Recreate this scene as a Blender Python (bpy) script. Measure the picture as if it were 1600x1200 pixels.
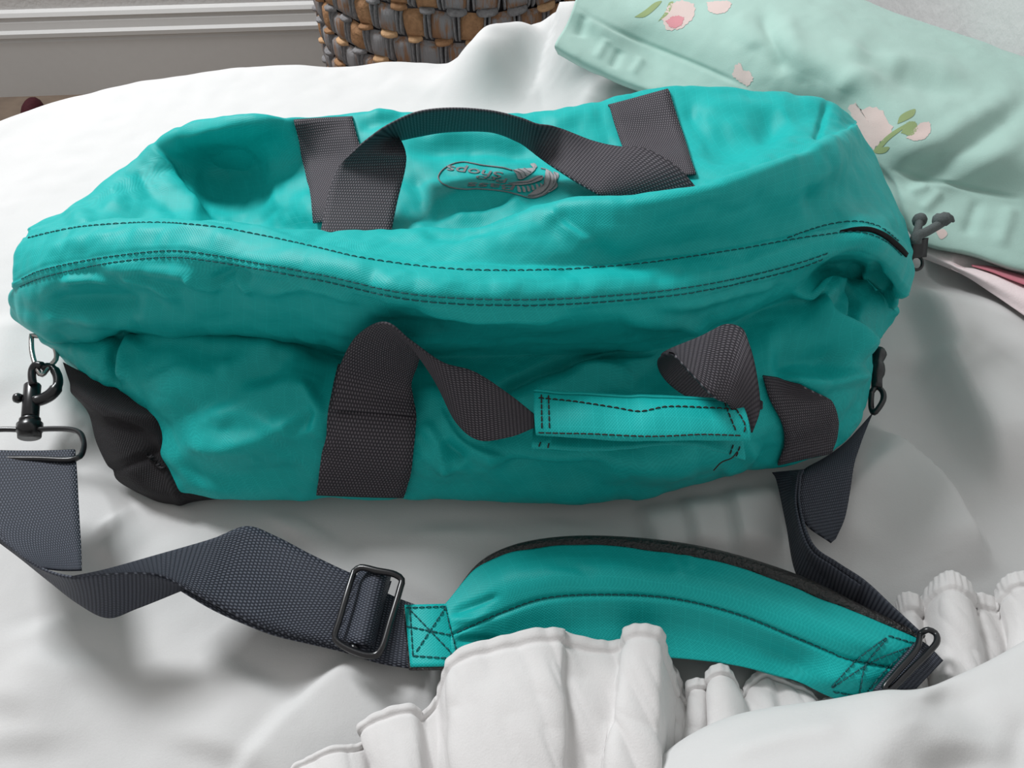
import bpy, math, random
import numpy as np
from mathutils import Vector
from mathutils.bvhtree import BVHTree

for o in list(bpy.data.objects):
    bpy.data.objects.remove(o)
random.seed(4)
rng = np.random.default_rng(7)
scene = bpy.context.scene

# ------------------------------------------------------------------ camera
F = 1209.0
CAM = np.array([0.0, 0.0, 0.48])
PITCH = math.radians(50)
FW = np.array([0.0, math.cos(PITCH), -math.sin(PITCH)])
UP = np.array([0.0, math.sin(PITCH), math.cos(PITCH)])
RT = np.array([1.0, 0.0, 0.0])
cd = bpy.data.cameras.new('camera')
cd.sensor_width = 36.0
cd.lens = 36.0 * F / 1600.0
cd.clip_start = 0.01
cam = bpy.data.objects.new('camera', cd)
cam.location = CAM
cam.rotation_euler = (math.radians(90) - PITCH, 0, 0)
scene.collection.objects.link(cam)
scene.camera = cam

# ------------------------------------------------------------------ light
vs = scene.view_settings
vs.view_transform = 'Standard'
vs.look = 'None'
vs.gamma = 1.0
vs.use_curve_mapping = False
vs.exposure = -0.05
world = bpy.data.worlds.new('world')
scene.world = world
world.use_nodes = True
bg = world.node_tree.nodes['Background']
bg.inputs[0].default_value = (1.0, 0.975, 0.95, 1)
bg.inputs[1].default_value = 0.43
ld = bpy.data.lights.new('window_daylight', 'AREA')
ld.shape = 'RECTANGLE'
ld.size, ld.size_y = 0.55, 0.60
ld.energy = 53
ld.color = (0.97, 0.985, 1.0)
lamp = bpy.data.objects.new('window_daylight', ld)
lamp.location = (-1.15, 1.50, 1.62)
scene.collection.objects.link(lamp)
lamp.rotation_euler = (Vector((0.05, 0.45, 0.05)) - lamp.location).to_track_quat('-Z', 'Y').to_euler()


# ------------------------------------------------------------------ maths helpers
def ray(px, py):
    return FW + RT * ((px - 800) / F) + UP * ((600 - py) / F)


def P(px, py, z):
    """the place at height z seen at this picture position"""
    d = ray(px, py)
    return CAM + d * ((z - CAM[2]) / d[2])


def PP(lst):
    return np.array([P(*p) for p in lst])


def project(pts):
    d = np.asarray(pts) - CAM
    f = d @ FW
    return np.stack([800 + F * (d @ RT) / f, 600 - F * (d @ UP) / f], -1)


def catmull(pts, n, uniform=False, ts=None):
    """centripetal Catmull-Rom through pts (K,D) -> n points, even in chord length"""
    pts = np.asarray(pts, float)
    k = len(pts)
    if k == 2:
        t = np.linspace(0, 1, n)[:, None] if ts is None else np.asarray(ts)[:, None]
        return pts[0] * (1 - t) + pts[1] * t
    if uniform:
        kn = np.arange(k, dtype=float)
    else:
        seg = np.sqrt(np.maximum(np.linalg.norm(np.diff(pts, axis=0), axis=1), 1e-7))
        kn = np.concatenate([[0], np.cumsum(seg)])
    ext = np.vstack([2 * pts[0] - pts[1], pts, 2 * pts[-1] - pts[-2]])
    ke = np.concatenate([[kn[0] - (kn[1] - kn[0])], kn, [kn[-1] + kn[-1] - kn[-2]]])
    if ts is None:
        if uniform:
            tt = np.linspace(0, kn[-1], n)
        else:
            ch = np.concatenate([[0], np.cumsum(np.linalg.norm(np.diff(pts, axis=0), axis=1))])
            tt = np.interp(np.linspace(0, ch[-1], n), ch, kn)
    else:
        tt = np.interp(np.asarray(ts), np.linspace(0, 1, k), kn) if uniform else np.asarray(ts) * kn[-1]
    i = np.clip(np.searchsorted(kn, tt, side='right') - 1, 0, k - 2)
    t0, t1, t2, t3 = ke[i], ke[i + 1], ke[i + 2], ke[i + 3]
    p0, p1, p2, p3 = ext[i], ext[i + 1], ext[i + 2], ext[i + 3]
    c = lambda a: a[:, None]
    A1 = c((t1 - tt) / (t1 - t0)) * p0 + c((tt - t0) / (t1 - t0)) * p1
    A2 = c((t2 - tt) / (t2 - t1)) * p1 + c((tt - t1) / (t2 - t1)) * p2
    A3 = c((t3 - tt) / (t3 - t2)) * p2 + c((tt - t2) / (t3 - t2)) * p3
    B1 = c((t2 - tt) / (t2 - t0)) * A1 + c((tt - t0) / (t2 - t0)) * A2
    B2 = c((t3 - tt) / (t3 - t1)) * A2 + c((tt - t1) / (t3 - t1)) * A3
    return c((t2 - tt) / (t2 - t1)) * B1 + c((tt - t1) / (t2 - t1)) * B2


def sstep(a, b, x):
    t = np.clip((x - a) / (b - a), 0, 1)
    return t * t * (3 - 2 * t)


_tab = rng.random((64, 64, 64))


def vnoise(p):
    """value noise on (N,3) -> (-1..1)"""
    i = np.floor(p).astype(int)
    f = p - i
    f = f * f * f * (f * (f * 6 - 15) + 10)
    r = 0
    for dx in (0, 1):
        for dy in (0, 1):
            for dz in (0, 1):
                w = (f[:, 0] if dx else 1 - f[:, 0]) * (f[:, 1] if dy else 1 - f[:, 1]) * (f[:, 2] if dz else 1 - f[:, 2])
                r = r + w * _tab[(i[:, 0] + dx) & 63, (i[:, 1] + dy) & 63, (i[:, 2] + dz) & 63]
    return r * 2 - 1


def polydist(p, poly):
    """distance, signed side and 0..1 position of points p (N,2) along polyline"""
    poly = np.asarray(poly, float)
    best = np.full(len(p), 1e9)
    side = np.zeros(len(p))
    tt = np.zeros(len(p))
    ln = np.concatenate([[0], np.cumsum(np.linalg.norm(np.diff(poly, axis=0), axis=1))])
    for k in range(len(poly) - 1):
        a, b = poly[k], poly[k + 1]
        ab = b - a
        t = np.clip(((p - a) @ ab) / (ab @ ab), 0, 1)
        q = p - (a + t[:, None] * ab)
        d = np.hypot(q[:, 0], q[:, 1])
        m = d < best
        best[m] = d[m]
        cr = ab[0] * (p[:, 1] - a[1]) - ab[1] * (p[:, 0] - a[0])
        side[m] = np.sign(cr[m])
        tt[m] = ((ln[k] + t * (ln[k + 1] - ln[k])) / ln[-1])[m]
    return best, side, tt


# ------------------------------------------------------------------ material helpers
class NT:
    def __init__(self, name):
        self.m = bpy.data.materials.new(name)
        self.m.use_nodes = True
        self.t = self.m.node_tree
        self.b = self.t.nodes['Principled BSDF']

    def n(self, typ, **kw):
        nd = self.t.nodes.new(typ)
        for k, v in kw.items():
            setattr(nd, k, v)
        return nd

    def l(self, a, b):
        self.t.links.new(a, b)

    def math(self, op, a, b=None, c=None):
        nd = self.n('ShaderNodeMath', operation=op)
        for i, v in enumerate((a, b, c)):
            if v is None:
                continue
            if isinstance(v, (int, float)):
                nd.inputs[i].default_value = v
            else:
                self.l(v, nd.inputs[i])
        return nd.outputs[0]

    def mix(self, fac, c1, c2):
        nd = self.n('ShaderNodeMix', data_type='RGBA')
        for i, v in ((0, fac), (6, c1), (7, c2)):
            if isinstance(v, (int, float)):
                nd.inputs[i].default_value = v
            elif isinstance(v, tuple):
                nd.inputs[i].default_value = (*v, 1)
            else:
                self.l(v, nd.inputs[i])
        return nd.outputs[2]

    def uv(self):
        u = self.n('ShaderNodeUVMap', uv_map='UVMap')
        s = self.n('ShaderNodeSeparateXYZ')
        self.l(u.outputs[0], s.inputs[0])
        return s.outputs[0], s.outputs[1], u.outputs[0]

    def noise(self, scale, detail=4, vec=None, rough=0.55):
        nd = self.n('ShaderNodeTexNoise')
        nd.inputs['Scale'].default_value = scale
        nd.inputs['Detail'].default_value = detail
        nd.inputs['Roughness'].default_value = rough
        if vec is None:
            g = self.n('ShaderNodeNewGeometry')
            vec = g.outputs['Position']
        self.l(vec, nd.inputs['Vector'])
        return nd.outputs[0]

    def bump(self, h, strength, dist):
        bp = self.n('ShaderNodeBump')
        bp.inputs['Strength'].default_value = strength
        bp.inputs['Distance'].default_value = dist
        self.l(h, bp.inputs['Height'])
        self.l(bp.outputs[0], self.b.inputs['Normal'])

    def set(self, col=None, rough=None, spec=None, metal=None, sheen=None):
        if col is not None:
            if isinstance(col, tuple):
                self.b.inputs['Base Color'].default_value = (*col, 1)
            else:
                self.l(col, self.b.inputs['Base Color'])
        if rough is not None:
            self.b.inputs['Roughness'].default_value = rough
        if spec is not None:
            self.b.inputs['Specular IOR Level'].default_value = spec
        if metal is not None:
            self.b.inputs['Metallic'].default_value = metal
        if sheen is not None:
            self.b.inputs['Sheen Weight'].default_value = sheen


def mat_ripstop(name, base, light, rough=0.5):
    n = NT(name)
    u, v, vec = n.uv()
    pu = n.math('PINGPONG', u, 0.00425)      # 0 at each grid line
    pv = n.math('PINGPONG', v, 0.0034)
    lu = n.math('LESS_THAN', pu, 0.00036)
    lv = n.math('LESS_THAN', pv, 0.00036)
    lines = n.math('MAXIMUM', lu, lv)
    su = n.math('SINE', n.math('MULTIPLY', u, 2 * math.pi / 0.0021))
    sv = n.math('SINE', n.math('MULTIPLY', v, 2 * math.pi / 0.0017))
    weave = n.math('MULTIPLY', su, sv)
    w01 = n.math('MULTIPLY_ADD', weave, 0.5, 0.5)
    big = n.noise(9.0, 3)
    c = n.mix(n.math('MULTIPLY', w01, 0.45), base, light)
    c = n.mix(n.math('MULTIPLY', lines, 0.22), c, light)
    c = n.mix(n.math('MULTIPLY', big, 0.12), c, tuple(x * 0.7 for x in base))
    h = n.math('ADD', n.math('MULTIPLY', w01, 0.5), n.math('MULTIPLY', lines, 0.6))
    n.bump(h, 0.6, 0.00035)
    n.set(c, rough, 0.22)
    return n.m


def mat_webbing(name, base, light, pu=0.0018, pv=0.0024):
    n = NT(name)
    u, v, vec = n.uv()
    row = n.math('FLOOR', n.math('DIVIDE', v, pv))
    off = n.math('MULTIPLY', n.math('MODULO', row, 2.0), 0.5)
    su = n.math('SINE', n.math('MULTIPLY', n.math('ADD', n.math('DIVIDE', u, pu), off), 2 * math.pi))
    sv = n.math('ABSOLUTE', n.math('SINE', n.math('MULTIPLY', v, math.pi / pv)))
    a = n.math('MULTIPLY_ADD', su, 0.5, 0.5)
    h = n.math('MULTIPLY', a, sv)
    c = n.mix(n.math('POWER', h, 1.5), base, light)
    n.bump(h, 0.8, 0.0006)
    n.set(c, 0.6, 0.3)
    return n.m


def mat_cloth(name, col, bump=0.25, scale=1.0, rough=0.85):
    n = NT(name)
    a = n.noise(900 * scale, 2)
    b = n.noise(60 * scale, 5)
    h = n.math('ADD', n.math('MULTIPLY', a, 0.25), n.math('MULTIPLY', b, 0.75))
    c = n.mix(n.math('MULTIPLY', b, 0.35), col, tuple(x * 0.93 for x in col))
    n.bump(h, bump, 0.002)
    n.set(c, rough, 0.15, sheen=0.15)
    return n.m


def mat_plain(name, col, rough=0.5, spec=0.5, metal=0.0, nscale=None, nbump=0.2, vary=0.15, dist=0.001):
    n = NT(name)
    a = n.noise(nscale or 40, 4)
    c = n.mix(n.math('MULTIPLY', a, 1.0), tuple(x * (1 - vary) for x in col), tuple(min(1, x * (1 + vary)) for x in col))
    if nscale:
        n.bump(a, nbump, dist)
    n.set(c, rough, spec, metal)
    return n.m


TEAL = (0.003, 0.365, 0.352)
TEAL_L = (0.022, 0.60, 0.575)
M = {}
M['teal'] = mat_ripstop('teal_ripstop', TEAL, TEAL_L)
M['web'] = mat_webbing('grey_webbing', (0.026, 0.023, 0.030), (0.185, 0.168, 0.190))
M['web_blue'] = mat_webbing('navy_grey_webbing', (0.020, 0.024, 0.036), (0.150, 0.165, 0.205))
M['black_fabric'] = mat_webbing('black_fabric', (0.008, 0.007, 0.009), (0.035, 0.032, 0.038), 0.0016, 0.0014)
M['black_metal'] = mat_plain('black_metal', (0.008, 0.008, 0.010), 0.28, 0.6)
M['steel'] = mat_plain('steel', (0.45, 0.43, 0.42), 0.25, 0.6, 0.9)
M['leather'] = mat_plain('black_leather', (0.014, 0.012, 0.012), 0.34, 0.7, 0, 420, 1.0, 0.3, 0.003)
M['thread'] = mat_plain('dark_thread', (0.022, 0.105, 0.115), 0.8, 0.2, 0, 600, 0.4)
M['thread_brown'] = mat_plain('brown_thread', (0.045, 0.022, 0.020), 0.8, 0.2, 0, 600, 0.4)
M['thread_grey'] = mat_plain('grey_thread', (0.19, 0.19, 0.20), 0.55, 0.4, 0, 900, 0.4, 0.4)
M['thread_silver'] = mat_plain('silver_thread', (0.34, 0.33, 0.345), 0.5, 0.4, 0, 900, 0.6, 0.45)
M['cord'] = mat_plain('grey_cord', (0.10, 0.115, 0.115), 0.75, 0.2, 0, 800, 0.6, 0.3)
M['duvet'] = mat_cloth('white_cotton', (0.63, 0.628, 0.625), 0.22)
M['frill'] = mat_cloth('white_frill_cotton', (0.68, 0.665, 0.66), 0.35)
M['mint'] = mat_cloth('mint_cotton', (0.375, 0.545, 0.490), 0.30)
M['pink'] = mat_cloth('pale_pink_fleece', (0.80, 0.68, 0.69), 0.5)
M['rose'] = mat_cloth('rose_trim', (0.50, 0.16, 0.20), 0.3)
M['petal'] = mat_cloth('petal_print', (0.64, 0.52, 0.49), 0.25)
M['petal_dark'] = mat_cloth('dark_petal_print', (0.62, 0.27, 0.30), 0.25)
M['leaf'] = mat_cloth('leaf_print', (0.28, 0.36, 0.17), 0.25)
M['wall'] = mat_plain('painted_plaster', (0.62, 0.61, 0.60), 0.8, 0.2, 0, 120, 0.35, 0.03, 0.004)
M['skirting'] = mat_plain('painted_skirting', (0.60, 0.595, 0.585), 0.5, 0.3, 0, 60, 0.06, 0.03)
M['floor'] = mat_plain('brown_floor', (0.16, 0.12, 0.09), 0.6, 0.3, 0, 30, 0.2, 0.3)
M['wick_brown'] = mat_plain('brown_rush', (0.30, 0.165, 0.085), 0.75, 0.2, 0, 160, 0.8, 0.5, 0.003)
M['wick_tan'] = mat_plain('tan_rush', (0.50, 0.31, 0.17), 0.75, 0.2, 0, 160, 0.8, 0.35, 0.003)
M['wick_grey'] = mat_plain('grey_rush', (0.20, 0.195, 0.20), 0.75, 0.2, 0, 160, 0.9, 0.5, 0.003)
nn_ = NT('streaked_rush')
g_ = nn_.n('ShaderNodeNewGeometry')
mp_ = nn_.n('ShaderNodeMapping')
mp_.inputs['Scale'].default_value = (150, 150, 16)
nn_.l(g_.outputs['Position'], mp_.inputs['Vector'])
st_ = nn_.noise(1.0, 4, mp_.outputs[0], 0.6)
big_ = nn_.noise(28, 2)
k_ = nn_.math('MULTIPLY', nn_.math('SUBTRACT', nn_.math('ADD', nn_.math('MULTIPLY', st_, 0.6), nn_.math('MULTIPLY', big_, 0.5)), 0.47), 9.0)
cl_ = nn_.n('ShaderNodeClamp')
nn_.l(k_, cl_.inputs[0])
nn_.bump(st_, 1.0, 0.004)
nn_.set(nn_.mix(cl_.outputs[0], (0.23, 0.125, 0.07), (0.215, 0.21, 0.215)), 0.75, 0.2)
M['wick_mix'] = nn_.m
M['wick_dark'] = mat_plain('dark_rush', (0.035, 0.032, 0.034), 0.8, 0.2, 0, 160, 0.9, 0.4)
M['maroon'] = mat_plain('maroon_fabric', (0.05, 0.010, 0.014), 0.8, 0.2, 0, 200, 0.5, 0.4)
M['zip_black'] = mat_plain('zip_black', (0.005, 0.005, 0.006), 0.8, 0.1)
M['rough_wall'] = mat_plain('rough_plaster', (0.56, 0.565, 0.56), 0.85, 0.15, 0, 60, 0.4, 0.03, 0.005)


# ------------------------------------------------------------------ object helpers
COL = scene.collection


def tag(o, label=None, cat=None, group=None, kind=None):
    if label:
        o['label'] = label
    if cat:
        o['category'] = cat
    if group:
        o['group'] = group
    if kind:
        o['kind'] = kind
    return o


def empty(name, loc, label, cat):
    o = bpy.data.objects.new(name, None)
    o.empty_display_size = 0.02
    o.location = loc
    COL.objects.link(o)
    return tag(o, label, cat)


def wloc(o):
    v = Vector((0, 0, 0))
    while o is not None:
        v += o.location
        o = o.parent
    return np.array(v)


def mesh(name, verts, faces, mat, parent=None, uvs=None, smooth=True):
    v = np.asarray(verts, float)
    if parent is not None:
        v = v - wloc(parent)
    me = bpy.data.meshes.new(name)
    me.from_pydata(v.tolist(), [], faces if isinstance(faces, list) else faces.tolist())
    if uvs is not None:
        li = np.empty(len(me.loops), dtype=np.int32)
        me.loops.foreach_get('vertex_index', li)
        lay = me.uv_layers.new(name='UVMap')
        lay.data.foreach_set('uv', np.asarray(uvs, np.float32).reshape(-1, 2)[li].ravel())
    if smooth:
        me.polygons.foreach_set('use_smooth', [True] * len(me.polygons))
    me.materials.append(M[mat] if isinstance(mat, str) else mat)
    me.update()
    o = bpy.data.objects.new(name, me)
    COL.objects.link(o)
    if parent is not None:
        o.parent = parent
    return o


def grid_faces(nr, nc, cyc_r=False, cyc_c=False, base=0):
    r = np.arange(nr if cyc_r else nr - 1)
    c = np.arange(nc if cyc_c else nc - 1)
    R, C = np.meshgrid(r, c, indexing='ij')
    R1, C1 = (R + 1) % nr, (C + 1) % nc
    f = np.stack([R * nc + C, R * nc + C1, R1 * nc + C1, R1 * nc + C], -1).reshape(-1, 4)
    return f + base


def grid_normals(g, cyc_r=False, cyc_c=False):
    def diff(a, ax, cyc):
        if cyc:
            return np.roll(a, -1, ax) - np.roll(a, 1, ax)
        return np.gradient(a, axis=ax)
    n = np.cross(diff(g, 1, cyc_c), diff(g, 0, cyc_r))
    return n / np.maximum(np.linalg.norm(n, axis=-1, keepdims=True), 1e-12)


def arc_uv(g):
    du = np.concatenate([np.zeros((g.shape[0], 1)), np.cumsum(np.linalg.norm(np.diff(g, axis=1), axis=-1), axis=1)], 1)
    dv = np.concatenate([np.zeros((1, g.shape[1])), np.cumsum(np.linalg.norm(np.diff(g, axis=0), axis=-1), axis=0)], 0)
    return np.stack([du, dv], -1)


class Soup:
    """collects vertices, faces and uvs of one part"""
    def __init__(self):
        self.v, self.f, self.u, self.n = [], [], [], 0

    def add(self, v, f, u=None):
        v = np.asarray(v, float).reshape(-1, 3)
        self.v.append(v)
        self.u.append(np.zeros((len(v), 2)) if u is None else np.asarray(u).reshape(-1, 2))
        self.f += [[int(i) + self.n for i in q] for q in f]
        self.n += len(v)

    def slab(self, g, thick, uv=None, flip=False):
        """closed thin solid on a (R,C,3) grid of its top surface"""
        n = grid_normals(g)
        if flip:
            n = -n
        R, C = g.shape[:2]
        uv = arc_uv(g) if uv is None else uv
        lo = g - n * thick
        v = np.concatenate([g.reshape(-1, 3), lo.reshape(-1, 3)])
        f = grid_faces(R, C).tolist()
        k = R * C
        f += [[q[3] + k, q[2] + k, q[1] + k, q[0] + k] for q in f]
        b = [i for i in range(C)] + [i * C + C - 1 for i in range(1, R)] + [(R - 1) * C + i for i in range(C - 2, -1, -1)] + [i * C for i in range(R - 2, 0, -1)]
        for a, c in zip(b, b[1:] + b[:1]):
            f.append([a, a + k, c + k, c])
        self.add(v, f, np.concatenate([uv.reshape(-1, 2)] * 2))

    def ribbon(self, A, B, n=60, m=9, thick=0.0014, bow=0.0, uv=None):
        a = catmull(A, n, uniform=True)
        b = catmull(B, n, uniform=True)
        t = np.linspace(0, 1, m)[None, :, None]
        g = a[:, None] * (1 - t) + b[:, None] * t
        if bow:
            nn = grid_normals(g)
            g = g + nn * (np.sin(np.pi * t) * bow)
        w = 0.050
        L = np.concatenate([[0], np.cumsum(np.linalg.norm(np.diff((a + b) / 2, axis=0), axis=1))])
        uvg = np.stack(np.broadcast_arrays(np.linspace(0, w, m)[None, :], L[:, None]), -1)
        self.slab(g, thick, uvg)
        return g

    def tube(self, path, r, k=8, closed=False, n=None, caps=True):
        p = np.asarray(path, float)
        if n:
            p = catmull(np.vstack([p, p[:1]]), n + 1)[:-1] if closed else catmull(p, n)
        N = len(p)
        r = np.atleast_1d(np.asarray(r, float))
        rr = np.interp(np.linspace(0, 1, N), np.linspace(0, 1, len(r)), r) if len(r) > 1 else np.full(N, r[0])
        if closed:
            tg = np.roll(p, -1, 0) - np.roll(p, 1, 0)
        else:
            tg = np.gradient(p, axis=0)
        tg /= np.maximum(np.linalg.norm(tg, axis=1, keepdims=True), 1e-9)
        x = np.cross(tg[0], [0.31, 0.17, 0.93])
        x /= np.linalg.norm(x)
        vs = []
        for i in range(N):
            x = x - tg[i] * (x @ tg[i])
            x /= np.linalg.norm(x)
            y = np.cross(tg[i], x)
            for j in range(k):
                a = 2 * math.pi * j / k
                vs.append(p[i] + rr[i] * (math.cos(a) * x + math.sin(a) * y))
        f = grid_faces(N, k, cyc_r=closed, cyc_c=True).tolist()
        if not closed and caps:
            f.append(list(range(k))[::-1])
            f.append(list(range((N - 1) * k, N * k)))
        self.add(vs, f)

    def box(self, c, sx, sy, sz):
        c = np.asarray(c, float)
        v = [c + np.array([x * sx, y * sy, z * sz]) / 2 for x in (-1, 1) for y in (-1, 1) for z in (-1, 1)]
        self.add(v, [[0, 1, 3, 2], [4, 6, 7, 5], [0, 4, 5, 1], [2, 3, 7, 6], [0, 2, 6, 4], [1, 5, 7, 3]])

    def lathe(self, c, prof, k=24, axis=(0, 0, 1)):
        ax = np.array(axis, float)
        ax /= np.linalg.norm(ax)
        x = np.cross(ax, [0.3, 0.9, 0.2])
        x /= np.linalg.norm(x)
        y = np.cross(ax, x)
        v = [np.asarray(c) + ax * h + r * (math.cos(2 * math.pi * j / k) * x + math.sin(2 * math.pi * j / k) * y) for (r, h) in prof for j in range(k)]
        f = grid_faces(len(prof), k, cyc_c=True).tolist()
        f.append(list(range(k))[::-1])
        f.append(list(range((len(prof) - 1) * k, len(prof) * k)))
        self.add(v, f)

    def build(self, name, mat, parent=None, smooth=True):
        return mesh(name, np.concatenate(self.v), self.f, mat, parent, np.concatenate(self.u), smooth)


def bvh_of(verts, faces):
    return BVHTree.FromPolygons(np.asarray(verts).tolist(), faces if isinstance(faces, list) else faces.tolist())


def cast(bvh, px, py, lift=0.0):
    d = ray(px, py)
    h = bvh.ray_cast(Vector(CAM), Vector(d))
    if h[0] is None:
        return None, None
    n = np.array(h[1])
    if n @ d > 0:
        n = -n
    return np.array(h[0]) + n * lift, n


def cast_line(bvh, pix, n, lift=0.0005):
    q = catmull(np.array(pix, float), n)
    pts, nrm = [], []
    for x, y in q:
        p, nn = cast(bvh, x, y, lift)
        if p is None:
            continue
        pts.append(p)
        nrm.append(nn)
    return np.array(pts), np.array(nrm)


def stitches(bvh, pix, name, mat, parent, length=0.0040, gap=0.0012, w=0.00036, lift=0.0004):
    """a row of separate thread stitches lying on a surface, joined as one part"""
    pts, nrm = cast_line(bvh, pix, 260, lift)
    s = Soup()
    if len(pts) < 3:
        return None
    # break where the line jumps
    seg = np.linalg.norm(np.diff(pts, axis=0), axis=1)
    L = np.concatenate([[0], np.cumsum(seg)])
    a = 0.0
    while a + length < L[-1]:
        tt = np.linspace(a, a + length, 4)
        q = np.stack([np.interp(tt, L, pts[:, i]) for i in range(3)], -1)
        if np.linalg.norm(q[-1] - q[0]) < length * 1.6:
            i = min(np.searchsorted(L, a + length / 2), len(nrm) - 1)
            q = q + np.outer([-0.0004, 0.0002, 0.0002, -0.0004], nrm[i])
            s.tube(q, w, 5)
        a += length + gap
    return s.build(name, mat, parent) if s.n else None


def patch(bvh, A, B, n, m, lift):
    """pixel edges A, B -> grid of points resting on the surface"""
    a = catmull(np.array(A, float), n, uniform=True)
    b = catmull(np.array(B, float), n, uniform=True)
    g = np.zeros((n, m, 3))
    last = None
    for i in range(n):
        for j in range(m):
            t = j / (m - 1)
            x, y = a[i] * (1 - t) + b[i] * t
            p, nn = cast(bvh, x, y, lift)
            if p is None:
                p = last if last is not None else P(x, y, 0.1)
            last = p
            g[i, j] = p
    return g


def smooth_grid(g, it=2):
    for _ in range(it):
        h = g.copy()
        h[1:-1] = (g[:-2] + 2 * g[1:-1] + g[2:]) / 4
        k = h.copy()
        k[:, 1:-1] = (h[:, :-2] + 2 * h[:, 1:-1] + h[:, 2:]) / 4
        g = k
    return g


#@@STRUCTURE
# ================================================================== THE ROOM
ROOM = math.radians(3.8)
er = np.array([math.cos(ROOM), math.sin(ROOM), 0])
en = np.array([-math.sin(ROOM), math.cos(ROOM), 0])
ez = np.array([0, 0, 1.0])
W0 = np.array([0, 1.82, 0])              # a point on the far wall
FLOOR = -0.50


def rbox(s, o, a, b, c):
    """box from origin o spanning vectors a,b,c"""
    v = [o + a * i + b * j + c * k for i in (0, 1) for j in (0, 1) for k in (0, 1)]
    s.add(v, [[0, 1, 3, 2], [4, 6, 7, 5], [0, 4, 5, 1], [2, 3, 7, 6], [0, 2, 6, 4], [1, 5, 7, 3]])


s = Soup()
rbox(s, np.array([0, 0, FLOOR - 0.05]) + W0 - er * 2.2 - en * 2.6, er * 3.2, en * 2.62, ez * 0.05)
tag(s.build('floor', 'floor', smooth=False), 'brown floor beside the bed, below the skirting board', kind='structure')
# far wall with a window opening above the picture
s = Soup()
wz0, wz1, wx0, wx1 = 1.10, 2.60, -1.75, -0.15
zt = 2.8
for (a, b, c, d) in ((-2.2, 1.0, FLOOR, wz0), (-2.2, 1.0, wz1, zt), (-2.2, wx0, wz0, wz1), (wx1, 1.0, wz0, wz1)):
    rbox(s, W0 + er * a + ez * c + en * 0.0, er * (b - a), en * 0.12, ez * (d - c))
tag(s.build('wall_back', 'wall', smooth=False), 'pale grey wall behind the bed, above the skirting board', kind='structure')
s = Soup()
for (a, b, c, d) in ((wx0, wx1, wz0, wz0 + .05), (wx0, wx1, wz1 - .05, wz1), (wx0, wx0 + .05, wz0 + .05, wz1 - .05), (wx1 - .05, wx1, wz0 + .05, wz1 - .05)):
    rbox(s, W0 + er * a + ez * c + en * 0.04, er * (b - a), en * 0.05, ez * (d - c))
tag(s.build('window_1', 'skirting', smooth=False), 'white window frame above the skirting', kind='structure')
# skirting board with a moulded profile
prof = [(0, 0), (0.018, 0), (0.018, 0.130), (0.0155, 0.133), (0.0155, 0.137), (0.021, 0.141), (0.021, 0.150), (0.015, 0.156), (0.013, 0.172),
        (0.011, 0.175), (0.011, 0.180), (0.014, 0.184), (0.010, 0.192), (0.0, 0.196)]
s = Soup()
v = [W0 + er * x - en * d + ez * (FLOOR + h) for x in (-2.2, 1.0) for (d, h) in prof]
k = len(prof)
s.add(v, [[i, i + 1, k + i + 1, k + i] for i in range(k - 1)] + [list(range(k))[::-1], list(range(k, 2 * k))])
tag(s.build('baseboard_back', 'skirting', smooth=False), 'pale grey moulded skirting board along the wall', kind='structure')
# wall at the head of the bed
s = Soup()
WR = np.array([0.565, 0.75, 0])
rbox(s, WR - en * 0.9 + ez * FLOOR, er * 0.12, en * 1.95, ez * 2.5)
tag(s.build('wall_right', 'rough_wall', smooth=False), 'rough white plaster wall at the head of the bed', kind='structure')

# ================================================================== THE BED COVER
edge_pts = np.array([(-1.05, 0.28), (-0.90, 0.45), (-0.74, 0.66), (-0.585, 0.81), (-0.50, 0.885), (-0.32, 0.938), (0.0, 0.960), (0.25, 0.975), (0.56, 1.0)])
edge_c = catmull(edge_pts, 200)


def yedge(x):
    return np.interp(x, edge_c[:, 0], edge_c[:, 1])


def wxy(pix, z=0.0):
    return np.array([P(x, y, z)[:2] for x, y in pix])


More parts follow.
